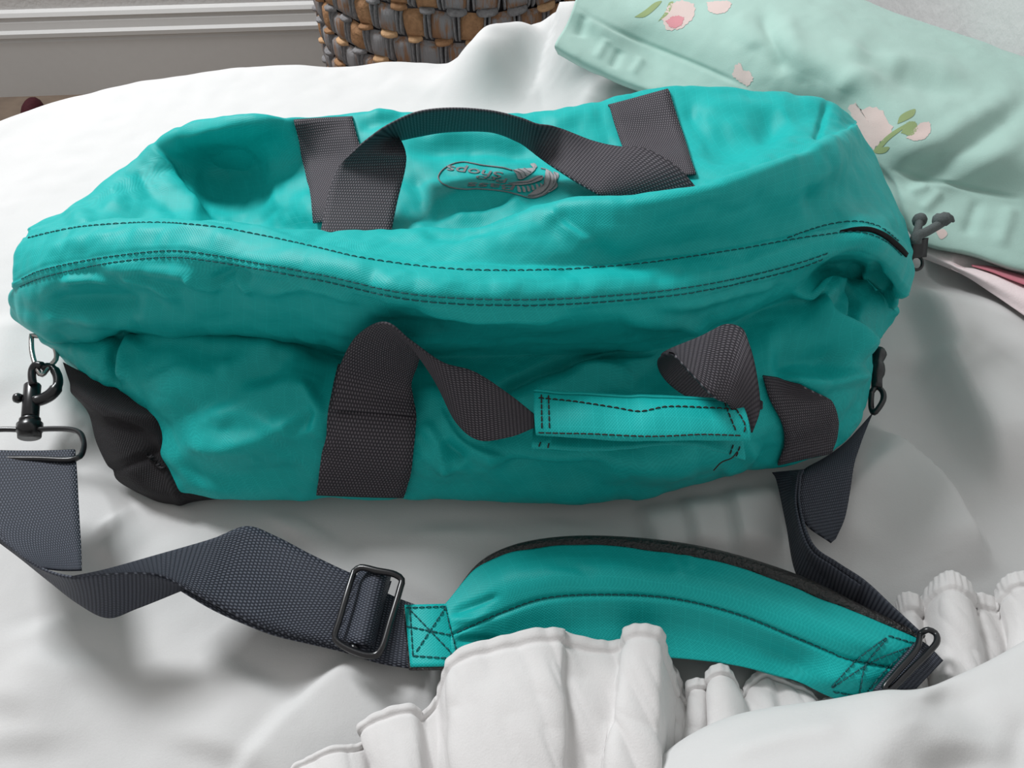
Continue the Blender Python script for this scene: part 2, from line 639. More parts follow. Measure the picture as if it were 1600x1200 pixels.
# (picture polyline, height, half width in metres, sharpness side)  soft ridges and creases of the cover
FOLDS = [
    # heap of bedding under the mint pillow
    ([(820, 60), (900, 60), (1050, 130), (1250, 190)], 0.032, 0.08, 0),
    ([(1180, 200), (1400, 270), (1600, 320)], 0.022, 0.09, 0),
    ([(690, 92), (745, 62), (800, 34), (850, 28), (900, 40), (960, 70)], 0.060, 0.042, 0, 0.06),
    ([(700, 84), (740, 96), (770, 130)], 0.008, 0.02, 0),
    ([(820, 80), (930, 118), (1000, 146), (1130, 180)], 0.020, 0.045, 0, 0.03),
    ([(1050, 1075), (1180, 1090), (1300, 1112)], 0.009, 0.022, 0),  # ridge added beside the shoulder pad to lighten the deep shadow there
    ([(800, 90), (850, 110), (900, 150)], -0.008, 0.010, 0),
    ([(845, 95), (885, 118), (930, 150)], 0.010, 0.02, 0),
    ([(600, 120), (650, 130), (690, 150)], 0.003, 0.02, 0),
    # big soft folds to the right of the bag
    ([(1430, 430), (1470, 560), (1530, 680), (1610, 790)], 0.030, 0.050, 1),
    ([(1560, 900), (1520, 850), (1450, 735), (1400, 690), (1345, 660)], 0.018, 0.030, 1),
    ([(1400, 520), (1430, 640), (1500, 770)], -0.008, 0.03, 0),
    ([(1345, 690), (1330, 800), (1310, 860)], 0.006, 0.02, 0),
    # pleats in front of the bag
    ([(1135, 740), (1150, 800), (1163, 880)], 0.011, 0.022, 1),
    ([(1000, 770), (1020, 830), (1035, 880)], 0.010, 0.024, 1),
    ([(1065, 760), (1085, 820), (1095, 880)], 0.009, 0.022, 1),
    ([(880, 790), (860, 850), (820, 900)], 0.006, 0.03, 0),
    ([(700, 800), (690, 870), (640, 950)], 0.006, 0.035, 0),
    ([(470, 800), (440, 830)], 0.006, 0.03, 0),
    # lower left
    ([(600, 1012), (540, 1050), (460, 1125), (395, 1200), (350, 1260)], 0.011, 0.030, 1),
    ([(420, 1050), (370, 1120), (330, 1200)], 0.007, 0.030, 0),
    ([(60, 960), (40, 1060), (0, 1130)], 0.006, 0.02, 0),
    ([(110, 1010), (60, 1110), (30, 1190)], 0.006, 0.025, 0),
    ([(160, 540), (130, 640), (150, 720)], 0.004, 0.02, 0),
    ([(20, 480), (0, 560), (-20, 640)], 0.007, 0.02, 0),
    ([(170, 800), (190, 840), (150, 880)], 0.006, 0.015, 0),
]


FRONT = np.array([P(*p)[:2] for p in [(5, 470, .07), (60, 525, .05), (150, 607, .03), (235, 690, .01), (310, 776, .01), (640, 777, .01), (900, 783, .01), (1150, 737, .01), (1296, 706, .01), (1345, 640, .02), (1365, 540, .04), (1420, 430, .08)]])
BACK = np.array([P(*p)[:2] for p in [(5, 400, .10), (44, 360, .085), (172, 280, .09), (300, 196, .12), (455, 183, .125), (720, 180, .115), (945, 158, .13), (1045, 135, .14), (1288, 160, .14), (1345, 195, .12), (1388, 290, .115), (1424, 400, .10)]])


def sheet_z(xy):
    z = np.zeros(len(xy))
    for pix, amp, w, sharp, *zr in FOLDS:
        pl = catmull(wxy(pix, zr[0] if zr else 0.0), 24)
        d, sd, t = polydist(xy, pl)
        taper = sstep(0, 1, np.minimum(t, 1 - t) * 4)
        if sharp:
            ww = np.where(sd > 0, w * 1.6, w * 0.24)
        else:
            ww = w
        z += amp * np.exp(-(d / ww) ** 2) * taper
    q = np.column_stack([xy, np.zeros(len(xy))])
    z += 0.0020 * vnoise(q * 7 + 3) + 0.0010 * vnoise(q * np.array([26, 16, 1]) + 11) + 0.0006 * vnoise(q * 55)
    # the bedding is pressed flat under the bag
    lo = np.interp(xy[:, 0], FRONT[:, 0], FRONT[:, 1])
    hi = np.interp(xy[:, 0], BACK[:, 0], BACK[:, 1]) + 0.03
    press = sstep(-0.025, 0.0, xy[:, 1] - lo) * sstep(-0.025, 0.0, hi - xy[:, 1]) * sstep(-0.385, -0.36, xy[:, 0]) * sstep(0.37, 0.34, xy[:, 0])
    z = z - 0.003
    return z * (1 - press) - 0.004 * press


NX, NT1, NT2 = 420, 380, 26
xs = np.linspace(-1.0, 0.535, NX)
X = np.repeat(xs[None, :], NT1, 0)
tv = np.linspace(0, 1, NT1)[:, None]
ye = yedge(xs)[None, :]
Y = -0.25 + (ye + 0.25) * tv
flat = np.column_stack([X.ravel(), Y.ravel()])
Z = sheet_z(flat).reshape(X.shape)
Z = Z - 0.016 * np.exp(-((ye - Y) / 0.012))
Z += 0.006 * np.exp(-((ye - Y) / 0.05) ** 2) * vnoise(np.column_stack([X.ravel() * 14, Y.ravel() * 0, Y.ravel() * 0])).reshape(X.shape)
top = np.stack([X, Y, Z], -1)
tt = np.linspace(0, 1, NT2)[1:, None]
zl = top[-1][None, :, 2]
Yd = ye + 0.03 * np.sqrt(np.clip(tt * 4, 0, 1)) + 0.012 * tt * np.sin(xs[None, :] * 30)
Zd = zl * (1 - tt) + (FLOOR + 0.006) * tt
drop = np.stack([np.repeat(xs[None, :], NT2 - 1, 0), Yd, Zd], -1)
SG = np.concatenate([top, drop], 0)
sheet_v = SG.reshape(-1, 3)
sheet_f = grid_faces(*SG.shape[:2])
duvet = mesh('duvet', sheet_v, sheet_f, 'duvet', None, arc_uv(SG))
duvet.modifiers.new('thick', 'SOLIDIFY').thickness = 0.004
tag(duvet, 'large white rumpled duvet covering the bed under the teal bag', 'duvet')
SB = bvh_of(sheet_v, sheet_f)



#@@BAG
# ================================================================== THE BAG
ROWS = []


def row(name, lst, lw=0.03, rw=0.03):
    ROWS.append((name, PP(lst), lw, rw))


row('B', [(44, 360, .085), (110, 330, .085), (172, 280, .09), (236, 229, .10), (300, 196, .125), (370, 184, .137), (455, 183, .13), (550, 180, .12), (592, 171, .125), (650, 175, .12), (720, 180, .115),
          (830, 177, .12), (945, 158, .13), (1045, 135, .14), (1170, 146, .14), (1288, 160, .14), (1338, 190, .12)])
row('C', [(43, 361, 0.093), (140, 330, 0.1), (235, 285, 0.09), (340, 262, 0.074), (440, 255, 0.095), (540, 260, 0.105), (700, 268, 0.115), (850, 250, 0.12), (1000, 225, 0.13), (1120, 205, 0.14), (1220, 195, 0.147), (1300, 185, 0.145), (1340, 192, 0.125)])
row('C2', [(43, 362, 0.1), (150, 345, 0.11), (250, 330, 0.095), (350, 325, 0.07), (480, 325, 0.1), (600, 325, 0.11), (720, 325, 0.12), (850, 290, 0.13), (1000, 275, 0.14), (1100, 258, 0.15), (1200, 235, 0.158), (1280, 210, 0.155), (1340, 194, 0.13)])
row('D', [(42, 363, 0.105), (120, 360, 0.115), (240, 357, 0.11), (400, 368, 0.078), (600, 375, 0.115), (720, 378, 0.12), (850, 340, 0.135), (1000, 330, 0.14), (1100, 312, 0.15), (1200, 272, 0.165), (1285, 228, 0.165), (1340, 196, 0.135)])
row('E', [(42, 358, 0.115), (120, 353, 0.13), (200, 346, 0.14), (330, 349, 0.148), (450, 364, 0.15), (605, 361, 0.155), (720, 361, 0.168), (800, 341, 0.18), (860, 319, 0.19), (1000, 314, 0.203), (1095, 299, 0.207), (1200, 262, 0.205), (1290, 224, 0.192), (1341, 198, 0.145)])
row('E2', [(40, 364, 0.116), (115, 356, 0.134), (220, 349, 0.145), (330, 354, 0.155), (450, 374, 0.162), (600, 382, 0.17), (720, 390, 0.174), (860, 368, 0.182), (1000, 358, 0.188), (1150, 325, 0.186), (1280, 292, 0.176), (1350, 278, 0.155), (1387, 288, 0.115)])
row('F', [(38, 372, 0.116), (110, 359, 0.136), (240, 348, 0.15), (400, 364, 0.165), (500, 386, 0.174), (560, 400, 0.178), (700, 418, 0.18), (850, 421, 0.172), (1000, 411, 0.167), (1150, 388, 0.163), (1280, 365, 0.157), (1350, 357, 0.158), (1395, 370, 0.135), (1421, 392, 0.105)])
row('FG', [(31, 405, 0.115), (80, 388, 0.132), (180, 372, 0.148), (320, 372, 0.165), (450, 400, 0.177), (600, 433, 0.186), (750, 446, 0.184), (900, 444, 0.176), (1050, 432, 0.168), (1200, 402, 0.162), (1300, 378, 0.156), (1360, 376, 0.155), (1400, 395, 0.13), (1424, 425, 0.095)])
row('G', [(24, 442, 0.107), (60, 425, 0.124), (130, 408, 0.14), (270, 393, 0.16), (380, 408, 0.17), (500, 430, 0.178), (640, 460, 0.184), (800, 469, 0.178), (950, 463, 0.17), (1100, 445, 0.16), (1250, 408, 0.152), (1310, 390, 0.148), (1350, 391, 0.148), (1385, 412, 0.125), (1412, 455, 0.088)])
row('H', [(16, 462, 0.09), (55, 462, 0.113), (150, 450, 0.1261), (280, 442, 0.1426), (400, 452, 0.1503), (550, 480, 0.1571), (700, 500, 0.1591), (850, 502, 0.1552), (1000, 492, 0.152), (1120, 468, 0.144), (1230, 430, 0.132), (1300, 404, 0.115), (1340, 412, 0.085), (1385, 448, 0.07), (1404, 468, 0.072)])
row('I', [(15, 482, 0.072), (50, 512, 0.08), (120, 515, 0.0874), (200, 510, 0.0984), (330, 513, 0.104), (450, 522, 0.1086), (550, 536, 0.1122), (700, 532, 0.1178), (830, 526, 0.1196), (1000, 522, 0.126), (1060, 512, 0.126), (1140, 489, 0.122), (1230, 448, 0.116), (1300, 415, 0.092), (1345, 440, 0.07), (1385, 470, 0.06), (1400, 480, 0.06)])
row('J', [(30, 502, 0.0506), (80, 525, 0.0552), (140, 528, 0.0626), (200, 520, 0.069), (330, 524, 0.0736), (450, 534, 0.0736), (550, 556, 0.069), (700, 556, 0.0754), (850, 550, 0.0791), (1000, 545, 0.0828), (1090, 520, 0.0865), (1180, 486, 0.092), (1250, 456, 0.0975), (1310, 440, 0.082), (1350, 462, 0.07), (1400, 486, 0.0478)])
row('K', [(60, 522, 0.05), (100, 545, 0.058), (150, 550, 0.07), (200, 530, 0.0705), (300, 540, 0.0791), (420, 552, 0.0808), (530, 580, 0.0757), (650, 597, 0.0774), (750, 600, 0.074), (900, 580, 0.074), (1050, 555, 0.0757), (1150, 525, 0.0843), (1230, 480, 0.0929), (1290, 465, 0.0912), (1330, 490, 0.0757), (1365, 520, 0.0516), (1390, 503, 0.0361)])
row('L', [(100, 562, 0.035), (150, 590, 0.055), (200, 590, 0.063), (300, 615, 0.0739), (430, 630, 0.0739), (560, 650, 0.079), (680, 660, 0.0773), (850, 650, 0.0672), (1000, 640, 0.0689), (1130, 620, 0.0773), (1230, 575, 0.084), (1300, 540, 0.084), (1340, 555, 0.0672), (1363, 545, 0.0378)], .02, .02)
row('M', [(150, 606, 0.03), (215, 628, 0.036), (260, 660, 0.0496), (340, 690, 0.0576), (460, 695, 0.0592), (580, 705, 0.0624), (720, 715, 0.0624), (880, 725, 0.06), (1040, 712, 0.0616), (1160, 680, 0.064), (1250, 640, 0.068), (1310, 615, 0.064), (1345, 600, 0.048), (1361, 585, 0.032)], .015, .02)
row('N', [(238, 645, 0.024), (244, 690, 0.0288), (275, 735, 0.0336), (350, 748, 0.036), (460, 748, 0.0368), (640, 752, 0.0368), (880, 760, 0.036), (1020, 752, 0.036), (1160, 715, 0.0368), (1230, 690, 0.04), (1300, 665, 0.04), (1340, 640, 0.0336), (1356, 610, 0.0256)], .015, .02)
row('O', [(241, 705, .018), (262, 755, .016), (310, 776, .016), (420, 777, .016), (640, 777, .016), (900, 783, .016), (1000, 777, .016), (1150, 737, .018), (1220, 723, .018),
          (1296, 706, .018), (1335, 668, .018), (1350, 635, .018)], .015, .02)

NU = 560
cols = []
for name, pts, lw, rw in ROWS:
    dl = pts[0] - CAM
    dr = pts[-1] - CAM
    dl /= np.linalg.norm(dl)
    dr /= np.linalg.norm(dr)

    def wrap(p, d, sx, w):
        a = p + d * w + np.array([sx * w * 0.35, 0, 0])
        b = p + d * w * 2.2 + np.array([sx * w * 1.4, 0, 0])
        a[2] = max(a[2], 0.010)
        b[2] = max(min(b[2], 0.02), 0.006)
        return a, b
    a, b = wrap(pts[0], dl, 1, lw)
    c, d_ = wrap(pts[-1], dr, -1, rw)
    core = catmull(pts, NU - 40)
    le = catmull(np.vstack([b, a, core[0], core[6]]), 40)
    # ends: blend smoothly
    full = np.vstack([b, a, core, c, d_])
    head = catmull(np.vstack([b, a, core[0], core[8]]), 60)
    tail = catmull(np.vstack([core[-9], core[-1], c, d_]), 60)
    hd = np.linalg.norm(head - core[0], axis=1).argmin()
    td = np.linalg.norm(tail - core[-1], axis=1).argmin()
    h_ = catmull(head[:hd + 1], 21)[:-1]
    t_ = catmull(tail[td:], 21)[1:]
    cols.append(np.vstack([h_, core, t_]))
R = np.array(cols)                                   # rows, NU, 3
# rows that close the back and the bottom
backm = R[0] + np.array([0, 0.018, 0]) * np.ones((NU, 1))
backm[:, 2] = R[0][:, 2] * 0.55
backb = R[0] + np.array([0, 0.012, 0])
backb[:, 2] = np.minimum(R[0][:, 2], 0.006)
under1 = R[-1] + np.array([0, 0.03, 0])
under1[:, 2] = 0.005
under2 = 0.5 * under1 + 0.5 * backb
under2[:, 2] = 0.004
R = np.concatenate([[under2, backb, backm], R, [under1]], 0)
names = ['u2', 'bb', 'bm'] + [r[0] for r in ROWS] + ['u1']
ri = {n: i for i, n in enumerate(names)}
SUBV = {'C': 20, 'C2': 22, 'D': 14, 'E': 16, 'E2': 18, 'F': 14, 'FG': 16, 'G': 18, 'H': 18, 'I': 16, 'J': 20, 'K': 26, 'L': 28, 'M': 22, 'N': 18, 'B': 20}
K = len(R)
ext = np.concatenate([R[-1:], R, R[:2]], 0)          # cyclic
segs, vpar = [], []
for i in range(K):
    p0, p1, p2, p3 = ext[i], ext[i + 1], ext[i + 2], ext[i + 3]
    n = SUBV.get(names[i], 6)

    def kn(a, b):
        return np.maximum(np.sqrt(np.linalg.norm(b - a, axis=1)), 0.02)
    d1, d2, d3 = kn(p0, p1), kn(p1, p2), kn(p2, p3)
    t1 = d1
    t2 = t1 + d2
    t3 = t2 + d3
    for k in range(n):
        t = (t1 + (t2 - t1) * k / n)[:, None]
        a0, a1, a2, a3 = 0 * t1[:, None], t1[:, None], t2[:, None], t3[:, None]
        A1 = (a1 - t) / (a1 - a0) * p0 + (t - a0) / (a1 - a0) * p1
        A2 = (a2 - t) / (a2 - a1) * p1 + (t - a1) / (a2 - a1) * p2
        A3 = (a3 - t) / (a3 - a2) * p2 + (t - a2) / (a3 - a2) * p3
        B1 = (a2 - t) / (a2 - a0) * A1 + (t - a0) / (a2 - a0) * A2
        B2 = (a3 - t) / (a3 - a1) * A2 + (t - a1) / (a3 - a1) * A3
        segs.append((a2 - t) / (a2 - a1) * B1 + (t - a1) / (a2 - a1) * B2)
        vpar.append(i + k / n)
G = np.array(segs)
vpar = np.array(vpar)
G = smooth_grid(G, 3)


def vrow(n):
    return ri[n]


# ---- fold sculpting: (rows from, to, picture polyline, height in m, width px, sharp side)
BFOLDS = [
    # back panel: fold that throws the dark triangle
    ('bm', 'D', [(236, 229), (262, 262), (290, 310), (335, 352)], 0.006, 16, 1),
    ('bm', 'D', [(250, 240), (300, 215), (370, 200), (430, 205)], 0.006, 26, 0),
    ('bm', 'D', [(330, 230), (370, 270), (400, 305)], 0.0015, 8, 0),
    ('bm', 'D', [(300, 300), (370, 300), (430, 290)], -0.007, 45, 0),
    ('bm', 'D', [(100, 340), (150, 335), (200, 300)], 0.004, 16, 0),
    ('bm', 'D', [(130, 330), (190, 345), (250, 330)], -0.004, 16, 0),
    ('bm', 'D', [(210, 260), (235, 300), (290, 340)], -0.003, 12, 0),
    ('bm', 'D', [(640, 240), (720, 232), (800, 240), (850, 250)], -0.006, 12, 0),
    ('bm', 'D', [(660, 215), (740, 212), (830, 232)], 0.006, 14, 0),
    ('bm', 'D', [(650, 345), (700, 330), (760, 322), (810, 310)], -0.006, 12, 0),
    ('bm', 'D', [(700, 345), (770, 330), (830, 318)], 0.004, 12, 0),
    ('bm', 'D', [(560, 200), (600, 190), (640, 185)], -0.005, 10, 0),
    ('bm', 'D', [(850, 200), (900, 185), (940, 180)], 0.003, 14, 0),
    ('bm', 'D', [(1100, 240), (1160, 225), (1230, 185)], -0.008, 22, 0),
    ('bm', 'D', [(1080, 180), (1170, 175), (1250, 170)], 0.004, 22, 0),
    ('bm', 'D', [(1070, 165), (1100, 215), (1115, 250)], -0.003, 12, 0),
    ('bm', 'D', [(1290, 160), (1284, 190), (1272, 225)], -0.004, 5, 0),
    # top panel between ridge and zip
    ('E', 'F', [(610, 365), (680, 385), (760, 385), (860, 350)], 0.003, 14, 0),
    ('E', 'F', [(860, 330), (900, 370), (960, 400)], -0.003, 18, 0),
    ('E', 'F', [(1250, 330), (1320, 300), (1370, 320)], -0.005, 26, 0),
    ('E', 'F', [(1340, 220), (1350, 280), (1380, 350)], -0.003, 14, 0),
    ('E', 'F', [(1180, 310), (1260, 280), (1320, 240)], 0.003, 20, 0),
    # zip flap
    ('F', 'G', [(60, 400), (160, 380), (280, 366), (400, 384)], 0.003, 12, 0),
    ('F', 'G', [(1000, 440), (1100, 420), (1200, 398)], -0.002, 12, 0),
    # roll under the flap
    ('G', 'J', [(60, 480), (150, 470), (230, 475)], -0.007, 18, 0),
    ('G', 'J', [(60, 500), (110, 490), (180, 500)], 0.005, 14, 0),
    ('G', 'J', [(150, 425), (200, 420), (330, 428)], 0.004, 12, 0),
    ('G', 'J', [(330, 440), (360, 428), (400, 432)], -0.004, 10, 0),
    ('G', 'J', [(640, 478), (700, 485), (800, 490), (900, 486)], 0.004, 9, 0),
    ('G', 'J', [(560, 500), (700, 512), (850, 508)], -0.003, 12, 0),
    ('G', 'J', [(960, 490), (1060, 500), (1110, 520)], 0.004, 12, 0),
    ('G', 'J', [(1000, 478), (1120, 462), (1230, 425)], 0.003, 9, 0),
    # front panel, left
    ('I', 'O', [(200, 514), (178, 545), (176, 580), (186, 612)], -0.006, 7, 0),
    ('I', 'O', [(215, 525), (192, 560), (196, 600)], 0.004, 14, 0),
    ('I', 'O', [(60, 525), (110, 528), (170, 525)], 0.003, 10, 0),
    ('I', 'O', [(250, 660), (300, 640), (380, 600), (460, 570)], -0.005, 22, 0),
    ('I', 'O', [(280, 690), (350, 700), (430, 680), (500, 640)], 0.005, 20, 0),
    ('I', 'O', [(340, 590), (400, 560), (440, 560)], 0.004, 18, 0),
    ('I', 'O', [(260, 720), (330, 745), (430, 740), (490, 730)], -0.003, 16, 0),
    ('I', 'O', [(460, 680), (480, 660), (500, 640)], -0.003, 8, 0),
    # front panel, middle
    ('J', 'O', [(740, 630), (860, 580), (980, 545), (1050, 530)], -0.006, 8, 0),
    ('J', 'O', [(760, 660), (880, 600), (960, 575), (1040, 560)], 0.005, 20, 0),
    ('J', 'O', [(650, 610), (700, 640), (760, 700), (830, 720)], 0.006, 18, 0),
    ('J', 'O', [(655, 690), (690, 720), (740, 722)], 0.003, 14, 0),
    ('J', 'O', [(690, 690), (730, 712)], -0.003, 10, 0),
    ('J', 'O', [(760, 705), (830, 735), (900, 742), (960, 720)], -0.008, 22, 0),
    ('J', 'O', [(960, 720), (1060, 735), (1150, 700)], 0.003, 20, 0),
    # front panel, right
    ('I', 'O', [(1275, 470), (1285, 500), (1320, 525), (1352, 560)], 0.010, 12, 1),
    ('I', 'O', [(1200, 560), (1260, 560), (1320, 560)], -0.007, 26, 0),
    ('I', 'O', [(1210, 590), (1270, 600), (1355, 580)], 0.006, 12, 0),
    ('I', 'O', [(1310, 440), (1328, 475), (1325, 515)], -0.005, 5, 0),
    ('I', 'O', [(1230, 460), (1270, 450), (1305, 470)], 0.008, 26, 0),
    ('I', 'O', [(1330, 440), (1370, 455), (1395, 480)], 0.004, 9, 0),
    ('I', 'O', [(210, 520), (300, 530), (400, 545), (500, 560)], 0.004, 12, 0),
    ('I', 'O', [(250, 560), (330, 600), (420, 615), (500, 600)], 0.004, 24, 0),
    ('I', 'O', [(300, 640), (400, 655), (500, 690)], 0.003, 18, 0),
    ('I', 'O', [(470, 600), (495, 640), (500, 690)], 0.004, 10, 0),
    ('G', 'J', [(95, 440), (150, 436), (190, 445)], 0.004, 7, 0),
    ('G', 'J', [(190, 430), (240, 440), (290, 460)], 0.004, 8, 1),
    ('G', 'J', [(300, 425), (320, 440), (350, 450)], 0.004, 6, 0),
    ('G', 'J', [(360, 425), (380, 440), (395, 460)], 0.003, 7, 0),
    ('G', 'J', [(420, 450), (480, 445), (560, 465)], 0.003, 8, 0),
    ('J', 'O', [(660, 660), (690, 700), (700, 740)], 0.004, 10, 0),
    ('J', 'O', [(680, 640), (720, 690), (800, 720)], 0.004, 9, 1),
    ('J', 'O', [(880, 570), (940, 580), (1000, 600)], 0.003, 12, 0),
    ('J', 'O', [(1180, 690), (1160, 720), (1120, 735)], 0.003, 12, 0),
    ('bm', 'D', [(640, 270), (660, 310), (640, 350)], -0.004, 14, 0),
    ('bm', 'D', [(680, 320), (760, 300), (840, 300)], 0.003, 10, 0),
    ('bm', 'D', [(1075, 205), (1130, 200), (1200, 215)], 0.003, 14, 0),
    ('E', 'F', [(860, 322), (880, 350), (930, 385)], 0.004, 10, 1),
    ('E', 'F', [(660, 372), (700, 378), (780, 360)], -0.003, 9, 0),
    ('G', 'J', [(1355, 410), (1360, 430), (1385, 450)], 0.006, 8, 0),
    ('G', 'J', [(1368, 400), (1378, 425), (1398, 448)], -0.006, 7, 0),
]
Nrm = grid_normals(G, cyc_r=True)
ctr = G.mean(axis=(0, 1))
if ((G - ctr) * Nrm).sum() < 0:
    Nrm = -Nrm
PX = project(G.reshape(-1, 3))
VP = np.repeat(vpar, NU)
disp = np.zeros(len(PX))
for r0, r1, pix, amp, w, sharp in BFOLDS:
    lo, hi = ri[r0], ri[r1]
    m = (VP >= lo) & (VP <= hi)
    idx = np.nonzero(m)[0]
    pl = catmull(np.array(pix, float), 30)
    d, sd, t = polydist(PX[idx], pl)
    taper = sstep(0, 1, np.minimum(t + 0.03, 1.03 - t) * 4)
    ww = np.where(sd > 0, w * 1.7, w * 0.4) if sharp else w
    edge = np.clip(np.minimum(VP[idx] - lo, hi - VP[idx]) * 3.0, 0, 1)
    gain = 1.6 if r0 in ('I', 'J') else (1.4 if r0 == 'G' else 1.15)
    disp[idx] += gain * amp * np.exp(-(d / ww) ** 2) * taper * edge
# seams of the zip flap stand proud, tiny random crumple everywhere
vG, vF = ri['G'], ri['F']
flap = sstep(vF - 0.06, vF + 0.04, VP) * (1 - sstep(vG + 0.30, vG + 0.36, VP))
disp += 0.0016 * flap
disp -= 0.0009 * np.exp(-((VP - vG - 0.0) / 0.03) ** 2) + 0.0009 * np.exp(-((VP - vG - 0.22) / 0.03) ** 2)
q = G.reshape(-1, 3)
disp += 0.0030 * np.abs(vnoise(q * np.array([20, 26, 26]) + 5)) + 0.0018 * np.abs(vnoise(q * np.array([45, 38, 38]) + 17)) + 0.0011 * vnoise(q * np.array([55, 70, 70]) + 9) + 0.0005 * vnoise(q * 150)
fade = sstep(ri['bb'], ri['B'], VP) * (1 - sstep(ri['O'], ri['O'] + 1, VP))
G = G + Nrm * (disp * fade).reshape(G.shape[:2])[..., None]
G = smooth_grid(G, 1)
G[..., 2] = np.maximum(G[..., 2], 0.005)

bag = empty('duffel_bag', P(720, 700, 0.0), 'teal ripstop duffel bag with grey webbing handles lying on the white bed', 'bag')
# metric cloth coordinates
du = np.linalg.norm(np.diff(G, axis=1), axis=-1)
U = np.concatenate([np.zeros((len(G), 1)), np.cumsum(du, 1)], 1)
U = U - U[:, NU // 2:NU // 2 + 1]
dv = np.linalg.norm(np.diff(G, axis=0), axis=-1)
V = np.concatenate([np.zeros((1, NU)), np.cumsum(dv, 0)], 0)
kF = int(np.searchsorted(vpar, ri['FG']))
V = V - V[kF:kF + 1, :]
bag_v = G.reshape(-1, 3)
bag_f = grid_faces(len(G), NU, cyc_r=True)
uvs = np.stack([U, V], -1).reshape(-1, 2)
bf = bag_f.tolist()
k0 = [i * NU for i in range(len(G))]
k1 = [i * NU + NU - 1 for i in range(len(G))]
body = mesh('bag_body', bag_v, bf + [k0, k1[::-1]], 'teal', bag, uvs)
BB = bvh_of(bag_v, bag_f)
print('bag quads', len(bag_f))

# black end panel showing beneath the left end
E0 = [(98, 566, .052), (150, 592, .052), (205, 615, .05), (245, 632, .05), (262, 650, .045)]
E1 = [(112, 604, .046), (150, 630, .052), (200, 652, .05), (245, 668, .045), (262, 680, .04)]
E2 = [(138, 645, .038), (170, 660, .046), (210, 668, .045), (250, 690, .04), (268, 700, .034)]
E3 = [(150, 690, .026), (185, 700, .036), (220, 705, .036), (255, 720, .03), (280, 730, .026)]
E4 = [(172, 735, .014), (205, 735, .026), (240, 722, .03), (270, 742, .024), (310, 752, .02)]
E5 = [(185, 752, .006), (225, 768, .012), (262, 772, .016), (290, 770, .016), (340, 770, .012)]
E6 = [(215, 770, .002), (250, 785, .002), (282, 788, .003), (310, 783, .003), (368, 778, .003)]
gg = np.array([catmull(PP(e), 60) for e in (E0, E1, E2, E3, E4, E5, E6)])
gg = np.stack([catmull(gg[:, j], 70) for j in range(60)], 1)
pp = project(gg.reshape(-1, 3))
for pix, amp, w in (([(175, 736), (210, 722), (245, 705)], -0.002, 7), ([(250, 690), (262, 740), (282, 786)], 0.0015, 8), ([(120, 610), (170, 648), (240, 655)], 0.003, 10)):
    d, sd, t = polydist(pp, np.array(pix, float))
    gg = gg + (amp * np.exp(-(d / w) ** 2)).reshape(gg.shape[:2])[..., None] * -grid_normals(gg)
s = Soup()
s.slab(gg, 0.002, flip=True)
o = s.build('end_panel', 'black_fabric', bag)
o['label'] = 'black fabric end panel under the left end'

#@@DETAIL
# ---- stitched lines of the zip flap
L1 = [(44, 372), (80, 363), (130, 354), (240, 348), (330, 354), (400, 366), (500, 388), (560, 402), (700, 420), (850, 422), (1000, 412), (1150, 390), (1280, 368), (1345, 363), (1385, 378), (1412, 402)]
L1b = [(1230, 372), (1290, 352), (1340, 346), (1375, 355), (1405, 378)]
L2 = [(34, 436), (60, 424), (100, 414), (180, 400), (270, 392), (330, 398), (380, 407), (500, 429), (640, 459), (800, 468), (950, 462), (1100, 445), (1250, 410), (1300, 393)]
L3 = [(32, 448), (60, 436), (100, 425), (180, 410), (270, 402), (330, 408), (380, 416), (500, 438), (640, 468), (800, 477), (950, 471), (1100, 454), (1250, 418), (1290, 403)]
for l in (L1, L1b, L2, L3):
    stitches(BB, l, 'stitch_line', 'thread', bag)

# ---- sewn webbing on the bag
def sewn(name, A, B, n, m=9, lift=0.0022, thick=0.0016, back=False, smooth=2):
    g = patch(BB, A, B, n, m, lift)
    if back:                                     # carry on over the back edge
        e = np.array([g[0] + np.array([0, 0.012 + 0.004 * k, -0.02 * k]) for k in (3, 2, 1)])
        g = np.concatenate([e, g], 0)
    g = smooth_grid(g, smooth)
    L = np.concatenate([[0], np.cumsum(np.linalg.norm(np.diff(g[:, m // 2], axis=0), axis=1))])
    uvg = np.stack(np.broadcast_arrays(np.linspace(0, 0.05, m)[None, :], L[:, None]), -1)
    sp = Soup()
    sp.slab(g, thick, uvg, flip=False)
    return sp.build(name, 'web', bag), g


sewn('sewn_strap', [(457, 186), (468, 220), (480, 275), (488, 316), (494, 350)], [(551, 183), (560, 215), (577, 270), (588, 312), (597, 348)], 40, back=True)
sewn('sewn_strap', [(951, 166), (958, 190), (966, 215), (980, 250), (1000, 286)], [(1043, 139), (1055, 180), (1067, 212), (1077, 246), (1088, 278)], 40, back=True)
sewn('sewn_strap', [(530, 575), (520, 625), (511, 680), (503, 725), (496, 768)], [(636, 600), (650, 640), (649, 690), (643, 735), (632, 772)], 46)
sewn('sewn_strap', [(1190, 590), (1200, 625), (1218, 660), (1222, 690), (1212, 722)], [(1250, 598), (1288, 618), (1303, 645), (1303, 675), (1294, 704)], 40)

